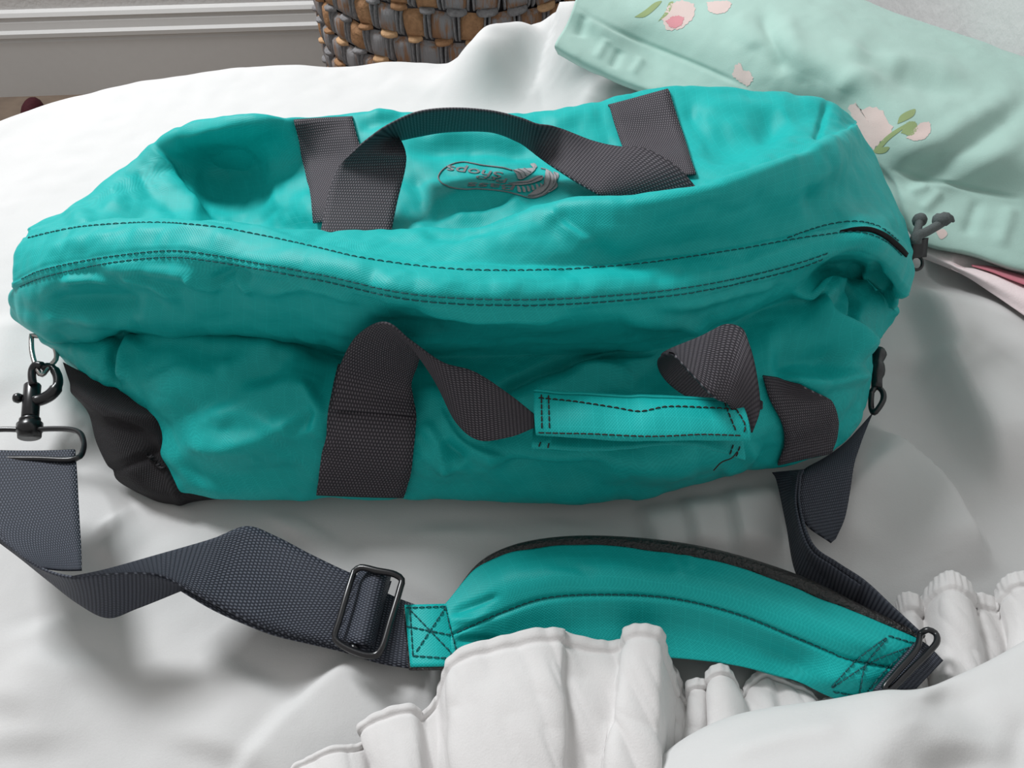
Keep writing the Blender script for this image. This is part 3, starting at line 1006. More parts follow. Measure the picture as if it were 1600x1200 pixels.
# ---- back handle
hs = Soup()
hs.ribbon(PP([(499, 372, .118), (511, 312, .128), (526, 266, .140), (550, 239, .152), (578, 217, .163), (607, 197, .172), (652, 177, .180), (705, 171, .184), (765, 175, .184), (812, 186, .180), (838, 195, .176), (872, 199, .168), (925, 219, .160), (965, 228, .160), (1010, 232, .162), (1058, 260, .160), (1096, 302, .148)]),
          PP([(609, 372, .118), (620, 315, .130), (633, 262, .142), (634, 238, .150), (626, 218, .147), (622, 221, .143), (655, 214, .145), (700, 207, .147), (765, 207, .147), (808, 222, .147), (829, 236, .147), (842, 246, .152), (880, 270, .156), (912, 290, .156), (935, 303, .155), (950, 312, .150), (966, 326, .140)]),
          n=150, m=11, thick=0.0015)
o = hs.build('carry_handle', 'web', bag)
o['label'] = 'looped grey webbing handle on the far side'

# ---- front handle
hs = Soup()
hs.ribbon(PP([(518, 640, .088), (524, 600, .100), (534, 565, .118), (558, 526, .146), (600, 506, .168), (640, 534, .160), (690, 566, .148), (740, 580, .138), (790, 612, .130), (834, 648, .126)]),
          PP([(650, 650, .086), (646, 622, .090), (643, 600, .098), (651, 576, .112), (662, 556, .130), (684, 604, .120), (712, 660, .110), (748, 688, .108), (796, 683, .114), (834, 669, .120)]),
          n=110, m=11, thick=0.0015)
o = hs.build('carry_handle', 'web', bag)
o['label'] = 'twisted left half of the near grey webbing handle'
hs = Soup()
hs.ribbon(PP([(1176, 676, .120), (1187, 640, .128), (1182, 590, .140), (1172, 545, .148), (1160, 516, .150), (1132, 509, .150), (1096, 527, .149), (1046, 549, .145), (1027, 564, .132), (1036, 590, .112), (1066, 616, .096), (1120, 640, .082), (1190, 640, .074)]),
          PP([(1150, 676, .118), (1147, 658, .122), (1142, 640, .130), (1134, 630, .136), (1122, 626, .140), (1108, 616, .145), (1082, 588, .149), (1052, 556, .149), (1046, 552, .138), (1066, 560, .115), (1098, 586, .098), (1145, 600, .084), (1190, 600, .078)]),
          n=130, m=11, thick=0.0015)
o = hs.build('carry_handle', 'web', bag)
o['label'] = 'curled right half of the near grey webbing handle'

# ---- teal wrap-around grip on the front handle
def grip_grid(T, Bt, n=90, m=16, bow=0.004, wav=0.0007):
    a, b = catmull(PP(T), n), catmull(PP(Bt), n)
    t = np.linspace(0, 1, m)[None, :, None]
    g = a[:, None] * (1 - t) + b[:, None] * t
    nn = grid_normals(g)
    if nn[..., 2].mean() < 0:
        nn = -nn
    g = g + nn * (bow * np.sin(np.pi * t) ** 0.6)
    g = g + nn * (wav * vnoise(g.reshape(-1, 3) * 70).reshape(n, m, 1) + wav * 1.3 * vnoise(g.reshape(-1, 3) * np.array([90, 20, 20])).reshape(n, m, 1))
    return g


gs = Soup()
ga = grip_grid([(834, 613, .126), (900, 617, .128), (1000, 622, .129), (1080, 624, .129), (1157, 629, .128)],
               [(838, 681, .122), (900, 684, .126), (1000, 690, .128), (1080, 688, .128), (1174, 688, .124)])
gs.slab(ga, 0.0012, None, flip=(grid_normals(ga)[..., 2].mean() < 0))
gb = grip_grid([(838, 628, .108), (900, 632, .110), (1000, 636, .111), (1080, 640, .111), (1150, 650, .108)],
               [(831, 702, .110), (900, 703, .112), (1000, 699, .113), (1080, 694, .112), (1130, 706, .108), (1166, 718, .104)], bow=0.002)
gs.slab(gb, 0.0012, None, flip=(grid_normals(gb)[..., 2].mean() < 0))
# rolled back joining the two layers
aa, bb_ = ga[:, 0], gb[:, 0]
tt_ = np.linspace(0, 1, 9)[None, :, None]
mid = (aa + bb_) / 2 + np.array([0, 0.008, 0])
gr = (1 - tt_) ** 2 * aa[:, None] + 2 * tt_ * (1 - tt_) * mid[:, None] + tt_ ** 2 * bb_[:, None]
gs.slab(gr, 0.0010, None)
grip = gs.build('handle_grip', 'teal', bag)
grip['label'] = 'teal fabric wrap closing the near handle'
GV = np.concatenate(gs.v)
GB = bvh_of(GV, gs.f)
for l in ([(842, 622), (900, 628), (960, 637), (1000, 643), (1040, 636), (1100, 637), (1152, 640)], [(842, 676), (920, 678), (1020, 682), (1100, 679), (1166, 681)],
          [(846, 617), (847, 677)], [(857, 618), (859, 678)], [(1132, 630), (1152, 680)], [(1145, 632), (1164, 666), (1160, 681)], [(842, 698), (846, 688)], [(856, 700), (859, 688)], [(1140, 710), (1146, 694)], [(1150, 713), (1157, 695)]):
    stitches(GB, l, 'stitch_line', 'thread_brown', grip, 0.003, 0.001, 0.0004)
sp = Soup()
sp.tube(PP([(1152, 706, .108), (1143, 716, .110), (1128, 722, .104), (1115, 735, .092)]), 0.0004, 5, n=14)
sp.build('loose_thread', 'thread_brown', grip)

# ---- stitches along the edges of the near straps
for l in ([(536, 590), (527, 635), (518, 690), (510, 740)], [(640, 640), (641, 690), (634, 735), (626, 768)]):
    stitches(BB, l, 'stitch_line', 'thread_brown', bag, 0.0030, 0.0012, 0.0003, 0.0026)

# ---- embroidered badge on the back panel
def LG(x, y):
    return (660 + x / 6.667, 220 + y / 6.667)


badge_root = None
outl = [LG(*p) for p in [(935, 312), (850, 286), (740, 272), (620, 258), (520, 238), (430, 226), (340, 238), (250, 278), (190, 330), (165, 390), (195, 438), (265, 478), (340, 500), (450, 510), (560, 506), (680, 511), (800, 522), (900, 538), (990, 565), (1080, 592), (1150, 602), (1230, 584), (1300, 550), (1350, 490), (1372, 410), (1350, 345), (1300, 308), (1240, 292)]]
pts, nrm = cast_line(BB, outl, 150, 0.0005)
sp = Soup()
sp.tube(pts, 0.0006, 6)
badge_root = sp.build('badge_outline', 'thread_grey', bag)
badge_root['label'] = 'grey embroidered badge outline and lettering'


def print_text(body, x0, y0, x1, y1, up, parent):
    cu = bpy.data.curves.new('lettering', 'FONT')
    cu.body = body
    cu.size = 1.0
    cu.offset = 0.006
    cu.shear = 0.12
    ob = bpy.data.objects.new('lettering', cu)
    COL.objects.link(ob)
    me = bpy.data.meshes.new_from_object(ob)
    bpy.data.objects.remove(ob)
    v = np.array([p.co[:] for p in me.vertices])
    fs = [list(p.vertices) for p in me.polygons]
    bpy.data.meshes.remove(me)
    w = v[:, 0].max() - v[:, 0].min()
    hh = 0.72
    out = []
    for p in v:
        a = (p[0] - v[:, 0].min()) / w
        X = x0 + (x1 - x0) * a + up[0] * p[1] / hh
        Y = y0 + (y1 - y0) * a + up[1] * p[1] / hh
        c, nn = cast(BB, *LG(X, Y), 0.0007)
        out.append(c)
    sp = Soup()
    sp.add(np.array(out), fs)
    return sp.build('lettering', 'thread_grey', parent)


print_text('Shops', 845, 335, 262, 262, (-18, 72), badge_root)
print_text('Pro', 890, 402, 560, 365, (-8, 50), badge_root)
print_text('Bass', 975, 464, 472, 440, (-5, 58), badge_root)
sp = Soup()


def fill(poly, stroke=None):
    c = np.mean(poly, axis=0)
    pl = catmull(np.vstack([poly, poly[:1]]), 41)[:-1]
    ring = [cast(BB, *LG(*p), 0.0009)[0] for p in pl]
    mid = [cast(BB, *LG(*(p * .5 + c * .5)), 0.0013)[0] for p in pl]
    cc = cast(BB, *LG(*c), 0.0014)[0]
    sp.add(ring + mid + [cc], [[i, (i + 1) % 40, 40 + (i + 1) % 40, 40 + i] for i in range(40)] + [[40 + i, 40 + (i + 1) % 40, 80] for i in range(40)])


fill(np.array([(940, 312), (1010, 300), (1090, 296), (1180, 296), (1140, 345), (1085, 385), (1035, 412), (1000, 408), (980, 360)], float))
fill(np.array([(890, 450), (980, 440), (1080, 435), (1150, 395), (1210, 372), (1262, 378), (1250, 410), (1180, 440), (1090, 462), (980, 470)], float))
fill(np.array([(1290, 300), (1340, 330), (1372, 400), (1345, 490), (1280, 556), (1170, 595), (1090, 580), (1180, 560), (1260, 520), (1310, 450), (1318, 370)], float))
fill(np.array([(1365, 330), (1420, 350), (1415, 400), (1400, 430), (1412, 480), (1370, 520), (1310, 548), (1350, 500), (1385, 420)], float))
fill(np.array([(1120, 250), (1170, 245), (1195, 280), (1165, 296), (1140, 275)], float))
for k in range(7):
    x = 985 + k * 48
    y = 500 + 8 * math.sin(k)
    fill(np.array([(x, y - 22 - k * 4), (x + 22, y - 15 - k * 4), (x + 40, y + 40 - k * 7), (x + 18, y + 42 - k * 6)], float))
sp.build('fish_emblem', 'thread_silver', badge_root)
sp = Soup()
for l in ([(950, 320), (1010, 350), (1040, 400)], [(1000, 308), (1060, 345), (1080, 380)], [(1060, 300), (1100, 330), (1130, 345)], [(900, 455), (1000, 452), (1100, 445), (1200, 405), (1250, 385)],
          [(1100, 585), (1200, 572), (1290, 520), (1335, 440), (1325, 350)], [(1375, 345), (1400, 390), (1390, 470), (1330, 535)], [(1150, 590), (1240, 560), (1310, 500)]):
    pts, nrm = cast_line(BB, [LG(*p) for p in l], 24, 0.0015)
    sp.tube(pts, 0.0004, 5)
sp.build('emblem_stitching', 'thread_grey', badge_root)

# ---- zip at the right end
zt_ = patch(BB, [(1312, 361), (1335, 356), (1360, 356), (1385, 366), (1405, 382), (1418, 396)], [(1312, 363), (1335, 362), (1360, 363), (1383, 374), (1402, 390), (1415, 402)], 40, 4, 0.0008)
sp = Soup()
sp.slab(smooth_grid(zt_, 1), 0.001)
sp.build('zip_opening', 'zip_black', bag)
zp = Soup()
# pull tab: flat plate with a round eye near its lower end
tabc = [(1424, 376), (1447, 372), (1449, 380), (1442, 418), (1436, 423), (1428, 422), (1424, 415)]
gt = np.array([[P(1423 + (1448 - 1423) * u - 3 * t, 374 + 30 * t - 3 * u, .100 - .012 * t) for u in np.linspace(0, 1, 4)] for t in np.linspace(0, 1, 7)])
zp.slab(gt, 0.0022)
eye = [P(1432 + 9.5 * math.cos(a), 411 + 10.5 * math.sin(a), .084 + .003 * -math.sin(a)) for a in np.linspace(0, 2 * math.pi, 17)[:-1]]
zp.tube(eye, 0.0013, 8, closed=True, n=28)
pull = zp.build('zip_pull', 'black_metal', bag)
pull['label'] = 'black zip pull tab with a round eye'
zc = Soup()
zc.tube(PP([(1430, 381, .106), (1432, 370, .110), (1446, 363, .110), (1462, 354, .108), (1476, 345, .106)]), [0.0042] * 3 + [0.0038] * 2 + [0.0035] * 13, 12, n=18)
zc.tube(PP([(1430, 370, .104), (1434, 358, .102), (1437, 345, .10)]), 0.0030, 10, n=8)
kn_ = P(1437, 344, .10)
zc.lathe(kn_ - np.array([0, 0, .0055]), [(0.0008, 0), (0.0036, .001), (0.0052, .0035), (0.0055, .0055), (0.0050, .008), (0.0032, .0102), (0.0008, .011)], 14)
k2 = P(1470, 347, .108)
zc.lathe(k2 - np.array([.006, 0, 0]), [(0.0020, 0), (0.0046, .0015), (0.0058, .004), (0.0050, .0065), (0.0055, .009), (0.0042, .012), (0.0015, .013)], 14, axis=(0.95, 0.1, 0.25))
zc.tube(PP([(1474, 344, .109), (1482, 340, .110), (1490, 346, .106)]), [0.0032, 0.0036, 0.0030, 0.0026, 0.0018, 0.001], 10, n=6)
cordo = zc.build('pull_cord', 'cord', pull)
cordo['label'] = 'knotted grey cord on the zip pull'

#@@STRAP
# ================================================================== THE SHOULDER STRAP
strap = empty('shoulder_strap', P(560, 1000, 0.0), 'long dark grey webbing shoulder strap with teal shoulder pad, clipped to the bag', 'strap')


ws = Soup()
# from the hook down to the twist
ws.ribbon(PP([(-14, 705, .050), (-16, 760, .052), (-12, 805, .056), (0, 838, .060), (30, 868, .064), (62, 888, .066)]),
          PP([(118, 704, .044), (121, 745, .046), (123, 785, .048), (125, 820, .050), (127, 855, .053), (128, 892, .060)]), n=70, m=11, bow=0.001)
# the turned-over part: outside face seen below the rim
ws.ribbon(PP([(-20, 824, .060), (18, 858, .063), (60, 888, .066), (112, 903, .067), (165, 896, .066), (215, 894, .062), (290, 917, .053)]),
          PP([(-10, 842, .050), (30, 872, .042), (75, 908, .036), (122, 944, .030), (168, 966, .026), (215, 951, .032), (290, 921, .050)]), n=90, m=11, bow=-0.001)
# on towards the slider
ws.ribbon(PP([(112, 900, .068), (165, 889, .066), (240, 868, .058), (330, 842, .045), (385, 822, .036), (432, 838, .030), (490, 868, .026), (556, 898, .022), (600, 906, .018), (612, 908, .014)]),
          PP([(112, 905, .067), (170, 896, .066), (245, 897, .060), (300, 924, .052), (345, 948, .044), (395, 972, .036), (440, 988, .028), (490, 1000, .022), (535, 1012, .018), (575, 1024, .014)]), n=120, m=11)
# second ply just under it
ws.ribbon(PP([(250, 872, .048), (330, 846, .038), (385, 826, .030), (432, 842, .024), (490, 872, .020), (556, 902, .014), (612, 930, .010), (650, 945, .010)]),
          PP([(258, 906, .050), (330, 950, .040), (395, 979, .030), (440, 995, .020), (490, 1007, .014), (535, 1018, .010), (590, 1035, .010), (648, 1045, .010)]), n=80, m=9)
# loop over the slider's middle bar
ws.ribbon(PP([(560, 890, .018), (575, 890, .027), (590, 891, .030), (605, 894, .026), (612, 897, .016)]), PP([(528, 1000, .018), (545, 1003, .027), (562, 1006, .030), (578, 1008, .026), (586, 1010, .016)]), n=30, m=11)
ws.build('strap_webbing', 'web_blue', strap)['label'] = 'twisted length on the left of the pad'
ws = Soup()
# right side: from the ring down, folded back and on to the second slider
ws.ribbon(PP([(1364, 644, .012), (1346, 690, .012), (1335, 725, .016), (1328, 770, .016), (1320, 810, .016), (1306, 842, .016)]),
          PP([(1300, 716, .007), (1264, 728, .010), (1250, 745, .018), (1247, 785, .020), (1262, 820, .020), (1300, 847, .018)]), n=60, m=9)
ws.ribbon(PP([(1256, 733, .020), (1250, 748, .028), (1248, 790, .036), (1268, 850, .040), (1308, 880, .040), (1350, 908, .040), (1395, 950, .040), (1440, 992, .038)]),
          PP([(1206, 738, .010), (1214, 754, .010), (1228, 820, .010), (1245, 900, .010), (1290, 945, .010), (1330, 965, .010), (1370, 985, .016), (1425, 1004, .026)]), n=90, m=11)
ws.ribbon(PP([(1250, 735, .020), (1245, 748, .028), (1242, 792, .036), (1262, 856, .039), (1300, 886, .039), (1345, 916, .038)]),
          PP([(1225, 740, .014), (1228, 756, .014), (1232, 800, .014), (1250, 880, .014), (1290, 925, .016), (1330, 950, .018)]), n=60, m=7)
# short end past the right slider
ws.ribbon(PP([(1434, 998, .037), (1450, 1008, .038), (1474, 1032, .036)]), PP([(1364, 1078, .034), (1388, 1080, .036), (1432, 1076, .034)]), n=20, m=11)
ws.build('strap_webbing', 'web_blue', strap)['label'] = 'folded length on the right of the pad'


def ring_px(soup, pix, r, n=60, k=8):
    soup.tube(PP(pix), r, k, closed=True, n=n)


sl = Soup()
ring_px(sl, [(553, 893, .030), (562, 887, .031), (590, 892, .032), (618, 898, .032), (628, 906, .031), (625, 920, .031), (610, 970, .031), (596, 1014, .030), (588, 1023, .029), (574, 1024, .029), (545, 1014, .029), (528, 1003, .029), (523, 995, .029), (530, 970, .030), (543, 925, .031)], 0.0021)
sl.tube(PP([(556, 1008, .026), (549, 1022, .024)]), 0.0030, 8, n=4)
o = sl.build('slider_buckle', 'black_metal', strap)
o['label'] = 'black wire slider buckle beside the pad'
sl = Soup()
ring_px(sl, [(1438, 990, .040), (1450, 984, .044), (1462, 990, .044), (1464, 1002, .045), (1452, 1018, .044), (1424, 1046, .042), (1396, 1074, .040), (1388, 1080, .040), (1382, 1076, .040), (1400, 1052, .042), (1432, 1014, .044)], 0.0018)
o = sl.build('slider_buckle', 'black_metal', strap)
o['label'] = 'black wire slider buckle at the right end'

# ---- shoulder pad
T_ = PP([(694, 944, .024), (722, 912, .024), (752, 882, .026), (800, 863, .032), (900, 851, .038), (1000, 858, .040), (1150, 886, .040), (1300, 942, .038), (1380, 975, .036), (1440, 1000, .034)])
TS = PP([(700, 966, .026), (745, 930, .030), (790, 906, .038), (860, 893, .045), (950, 889, .048), (1060, 900, .049), (1170, 925, .048), (1290, 975, .045), (1350, 1000, .042), (1424, 1022, .034)])
S_ = PP([(704, 991, .026), (780, 960, .028), (850, 936, .036), (950, 930, .041), (1050, 936, .043), (1150, 960, .043), (1250, 1000, .040), (1320, 1028, .037), (1405, 1046, .032)])
SB_ = PP([(706, 1015, 0.025), (790, 1000, 0.0182), (870, 985, 0.0234), (960, 978, 0.0267), (1050, 982, 0.0279), (1150, 1002, 0.0273), (1240, 1034, 0.0247), (1310, 1062, 0.033), (1388, 1064, 0.029)])
B_ = PP([(708, 1043, .022), (800, 1045, .014), (900, 1036, .018), (1000, 1026, .022), (1040, 1027, .022), (1150, 1040, .022), (1250, 1066, .021), (1310, 1092, .019), (1372, 1084, .022)])
rows_ = np.array([catmull(r, 140) for r in (T_, TS, S_, SB_, B_)])
pg = np.stack([catmull(rows_[:, j], 65, ts=np.linspace(0, 1, 65), uniform=True) for j in range(140)], 1)
q = pg.reshape(-1, 3)
pn = grid_normals(pg)
if pn[..., 2].mean() < 0:
    pn = -pn
tr = np.abs(np.linspace(0, 1, 65) - 0.5)[:, None]
pq = project(q)
dc = np.zeros(len(pq))
for pix, amp, w in (([(708, 955), (740, 945), (780, 930)], -0.003, 6), ([(715, 1000), (760, 1000), (810, 1010)], -0.003, 6), ([(706, 970), (740, 968), (770, 955)], 0.002, 7), ([(860, 880), (900, 885), (930, 905)], -0.0015, 9), ([(1040, 870), (1055, 885), (1060, 905)], 0.0015, 8), ([(1070, 870), (1080, 890)], 0.0015, 6)):
    d, sd, t = polydist(pq, np.array(pix, float))
    dc += amp * np.exp(-(d / w) ** 2) * sstep(0, 1, np.minimum(t + .1, 1.05 - t) * 4)
dd = dc.reshape(pg.shape[:2]) + 0.0008 * vnoise(q * np.array([70, 40, 40])).reshape(pg.shape[:2]) - 0.0022 * np.exp(-(tr / 0.022) ** 2)
pg = pg + pn * dd[..., None]
ps = Soup()
ps.slab(pg, 0.004, arc_uv(pg), flip=(grid_normals(pg)[..., 2].mean() < 0))
tabg = np.array([[P(632 + (702 - 632) * u + 9 * t - 1.5 * t * u, 945 - 2 * u + 97 * t, .022 + .003 * math.sin(u * 3)) for u in np.linspace(0, 1, 16)] for t in np.linspace(0, 1, 16)])
ps.slab(tabg, 0.002, None, flip=(grid_normals(tabg)[..., 2].mean() < 0))
pad = ps.build('shoulder_pad', 'teal', strap)
pad['label'] = 'curved teal padded shoulder piece'
PB = bvh_of(np.concatenate(ps.v), ps.f)
# leather underside rolled up along the far edge
l0 = PP([(706, 936, .008), (745, 884, .014), (790, 856, .022), (850, 841, .028), (950, 837, .032), (1100, 854, .034), (1250, 899, .034), (1340, 942, .032), (1444, 994, .028)])
l1 = PP([(700, 946, .014), (752, 884, .025), (800, 865, .031), (900, 853, .037), (1000, 860, .039), (1150, 888, .039), (1300, 944, .037), (1380, 977, .035), (1440, 1001, .033)])
la, lb = catmull(l0, 120), catmull(l1, 120)
lc = la + np.array([0, 0.003, -0.010])
lc[:, 2] = np.maximum(lc[:, 2], 0.006)
t = np.linspace(0, 1, 9)
lg = np.concatenate([lc[:, None], (la[:, None] * (1 - t[None, :, None]) + lb[:, None] * t[None, :, None]) + np.array([0, 0, 0.004]) * np.sin(np.pi * t)[None, :, None]], 1)
lp = Soup()
lp.slab(lg, 0.0015, None)
# and the lining below
lo_ = pg[:-9:8] - pn[:-9:8] * 0.0065
lp.slab(lo_, 0.001, None)
t2 = tabg.copy()
t2[..., 2] -= 0.004
t2[..., 1] -= 0.001
lp.slab(t2, 0.003, None)
o = lp.build('pad_underside', 'leather', pad)
o['label'] = 'black leather-like underside edge'
for l in ([(714, 990), (780, 960), (850, 936), (950, 930), (1050, 936), (1150, 960), (1250, 1000), (1320, 1028), (1385, 1043)],
          [(635, 950), (698, 948)], [(641, 953), (646, 1030)], [(646, 1025), (712, 1030)], [(696, 948), (716, 1032)], [(640, 952), (712, 1028)], [(697, 948), (646, 1026)], [(632, 978), (705, 993)],
          [(1300, 1072), (1345, 1025), (1388, 994)], [(1388, 994), (1430, 1006)], [(1430, 1004), (1380, 1050), (1350, 1086)], [(1300, 1074), (1370, 1030), (1424, 1010)], [(1342, 1084), (1352, 1040), (1385, 998)], [(1302, 1080), (1345, 1088)]):
    stitches(PB, l, 'stitch_line', 'thread', pad, 0.0034, 0.0009, 0.0004, 0.0006)

# ---- snap hook on the left end
hk = Soup()
hk.tube(PP([(52, 601, .040), (50, 590, .042), (51, 577, .044), (56, 570, .046), (66, 571, .046)]), 0.0028, 10, n=16)
hk.tube(PP([(64, 574, .044), (78, 572, .042), (89, 585, .040), (90, 602, .038), (80, 616, .036), (66, 624, .034), (54, 627, .034)]), [0.0026] * 6 + [0.0034] * 8 + [0.0044] * 10, 10, n=24)
a, b = P(51, 601, .036), P(47, 653, .030)
ax = b - a
Lb = np.linalg.norm(ax)
hk.lathe(a, [(0.0052, 0), (0.0058, .001), (0.0058, Lb - .001), (0.0052, Lb)], 20, axis=ax)
b2 = P(46, 683, .026)
ax = b2 - b
L2_ = np.linalg.norm(ax)
hk.lathe(b, [(0.0055, 0), (0.0070, .001), (0.0070, .003), (0.0062, .0035), (0.0086, .0050), (0.0086, L2_ * 0.7), (0.0078, L2_ * 0.75), (0.0076, L2_)], 22, axis=ax)
k = P(31, 622, .036)
hk.tube([P(42, 625, .035), P(36, 623, .036)], 0.0018, 8)
hk.lathe(k - np.array([.0045, 0, 0]), [(0.001, 0), (0.0034, .001), (0.0040, .0032), (0.0030, .0056), (0.0012, .006)], 12, axis=(1, 0, 0))
hk.tube(PP([(46, 672, .028), (80, 670, .030), (110, 671, .032), (124, 676, .034), (130, 688, .038), (130, 702, .044), (124, 714, .047), (112, 718, .048), (60, 717, .048), (0, 716, .048), (-20, 712, .047), (-28, 700, .044), (-28, 685, .038), (-20, 674, .032), (0, 671, .030)]), 0.0020, 8, closed=True, n=70)
o = hk.build('snap_hook', 'black_metal', strap)
o['label'] = 'black metal swivel snap hook at the left end'
dr = Soup()
dr.tube(PP([(49, 524, .048), (50, 550, .046), (57, 574, .044), (65, 586, .042), (76, 574, .042), (88, 560, .044), (84, 540, .048), (70, 528, .05)]), 0.0019, 8, closed=True, n=36)
o = dr.build('ring', 'steel', bag)
o['label'] = 'bright steel ring at the left end'
# right-hand hook, mostly behind the bag
hk = Soup()
hk.tube(PP([(1362, 612, .022), (1370, 604, .022), (1379, 612, .022), (1380, 624, .021), (1371, 640, .019), (1366, 645, .017), (1362, 640, .016), (1361, 625, .02)]), 0.0022, 8, closed=True, n=40)
hk.tube(PP([(1372, 548, .026), (1373, 555, .026), (1371, 566, .026), (1370, 590, .024), (1370, 606, .022)]), [0.005, 0.006, 0.005, 0.004, 0.0055, 0.006, 0.0055, 0.004, 0.004, 0.004], 12, n=10)
o = hk.build('snap_hook', 'black_metal', strap)
o['label'] = 'black metal snap hook half hidden at the right end'

#@@PILLOW
# ================================================================== MINT PILLOW
pr = [
    PP([(872, 84, .060), (930, 114, .046), (1000, 143, .036), (1130, 180, .030), (1270, 215, .026), (1375, 296, .026), (1440, 382, .026), (1520, 402, .024), (1600, 428, .022), (1720, 462, .020)]),
    PP([(867, 70, .074), (930, 104, .058), (1000, 134, .048), (1130, 172, .042), (1270, 206, .038), (1375, 288, .038), (1440, 374, .038), (1520, 394, .036), (1600, 419, .034), (1720, 452, .03)]),
    PP([(884, 40, .080), (945, 74, .066), (1005, 102, .055), (1150, 158, .052), (1290, 192, .050), (1380, 270, .050), (1420, 318, .050), (1510, 345, .048), (1600, 364, .046), (1720, 395, .04)]),
    PP([(897, 8, .094), (955, 43, .080), (1010, 69, .066), (1175, 140, .066), (1300, 180, .066), (1390, 262, .064), (1500, 292, .060), (1600, 312, .058), (1720, 335, .05)]),
    PP([(908, -30, .100), (1000, 10, .092), (1080, 42, .090), (1200, 95, .092), (1320, 145, .094), (1410, 205, .092), (1510, 232, .088), (1610, 248, .084), (1730, 265, .07)]),
    PP([(915, -45, .088), (1030, -30, .094), (1120, 5, .102), (1230, 55, .112), (1330, 95, .114), (1420, 135, .108), (1520, 165, .100), (1620, 185, .094), (1740, 200, .08)]),
    PP([(930, -60, .080), (1060, -60, .086), (1170, -40, .100), (1290, 10, .110), (1370, 40, .108), (1450, 75, .102), (1540, 105, .096), (1630, 130, .090), (1745, 150, .08)]),
    PP([(945, -62, .066), (1080, -70, .070), (1200, -65, .08), (1320, -12, .090), (1400, 18, .090), (1480, 48, .088), (1560, 78, .084), (1640, 100, .08), (1750, 120, .07)]),
    PP([(955, -50, .045), (1090, -55, .04), (1210, -50, .035), (1330, 5, .03), (1410, 35, .03), (1490, 65, .03), (1570, 95, .03), (1650, 115, .03), (1755, 135, .03)]),
]
rr_ = np.array([catmull(r, 240) for r in pr])
plg = np.stack([catmull(rr_[:, j], 190, uniform=True) for j in range(240)], 1)
pn = grid_normals(plg)
if pn[..., 2].mean() < 0:
    pn = -pn
pxy = project(plg.reshape(-1, 3))
dsp = np.zeros(len(pxy))
for pix, amp, w, sharp in [
    ([(1190, 10), (1205, 60), (1225, 120)], -0.006, 12, 0), ([(1225, 20), (1245, 80), (1260, 130)], 0.004, 16, 0), ([(1150, 20), (1180, 80)], 0.003, 18, 0),
    ([(1390, 285), (1440, 268), (1500, 235), (1560, 195), (1620, 150)], -0.006, 18, 0), ([(1380, 250), (1450, 225), (1530, 180), (1600, 135)], 0.004, 20, 0),
    ([(1420, 310), (1500, 275), (1600, 220)], 0.004, 18, 0), ([(1340, 60), (1400, 120), (1480, 160)], -0.004, 22, 0), ([(1300, 150), (1340, 120), (1420, 105)], 0.005, 18, 0),
    ([(1300, 60), (1360, 90), (1440, 100), (1520, 130)], 0.005, 14, 0), ([(1320, 90), (1420, 118), (1520, 150)], -0.004, 12, 0),
    ([(897, 8), (955, 43), (1010, 69), (1100, 106), (1175, 140)], -0.0028, 4, 0), ([(1390, 264), (1450, 281), (1500, 292), (1600, 312)], -0.0028, 4, 0),
    ([(1420, 300), (1450, 290)], 0.003, 8, 0), ([(1470, 300), (1440, 330)], 0.003, 8, 0), ([(1530, 310), (1510, 370)], -0.003, 10, 0), ([(1580, 320), (1560, 390)], 0.003, 12, 0),
    ([(905, 60), (915, 20)], -0.003, 8, 0), ([(930, 95), (950, 60)], 0.0025, 7, 0), ([(985, 120), (1005, 90)], 0.0025, 7, 0), ([(955, 110), (970, 78)], -0.0025, 7, 0),
]:
    d, sd, t = polydist(pxy, catmull(np.array(pix, float), 24))
    dsp += amp * np.exp(-(d / w) ** 2) * sstep(0, 1, np.minimum(t + .03, 1.03 - t) * 4)
q = plg.reshape(-1, 3)
dsp += 0.0022 * vnoise(q * np.array([16, 16, 16]) + 2) + 0.0010 * vnoise(q * np.array([40, 26, 30])) + 0.0004 * vnoise(q * 90)
plg = plg + pn * dsp.reshape(plg.shape[:2])[..., None]
WALLX = WR[0] - 0.012
xl = WALLX - (plg[..., 1] - WR[1]) * math.tan(ROOM)
plg[..., 0] = np.minimum(plg[..., 0], xl)
sp = Soup()
sp.slab(plg, 0.003, None, flip=(grid_normals(plg)[..., 2].mean() < 0))
pillow = sp.build('pillow', 'mint')
tag(pillow, 'mint green pillow printed with pale pink roses, behind the teal bag', 'pillow')
QB = bvh_of(plg.reshape(-1, 3), grid_faces(*plg.shape[:2]))


def print_shape(name, mat, pix, n=40, rings=6, lift=0.00035, jag=0.0):
    pl = catmull(np.vstack([pix, pix[:1]]).astype(float), n + 1)[:-1]
    c = pl.mean(0)
    if jag:
        a = np.arange(n)
        pl = c + (pl - c) * (1 + jag * np.sin(a * 2.7)[:, None] + jag * 0.6 * np.sin(a * 1.1 + 1)[:, None])
    V_, F_ = [], []
    for r in range(rings):
        k = 1 - r / rings
        for p in pl:
            h, nn = cast(QB, *(c + (p - c) * k), lift)
            V_.append(h if h is not None else P(*(c + (p - c) * k), .09))
    h, nn = cast(QB, *c, lift)
    V_.append(h if h is not None else P(*c, .09))
    F_ = grid_faces(rings, n, cyc_c=True).tolist() + [[(rings - 1) * n + i, (rings - 1) * n + (i + 1) % n, rings * n] for i in range(n)]
    o = Soup()
    o.add(V_, F_)
    return o.build(name, mat, pillow)


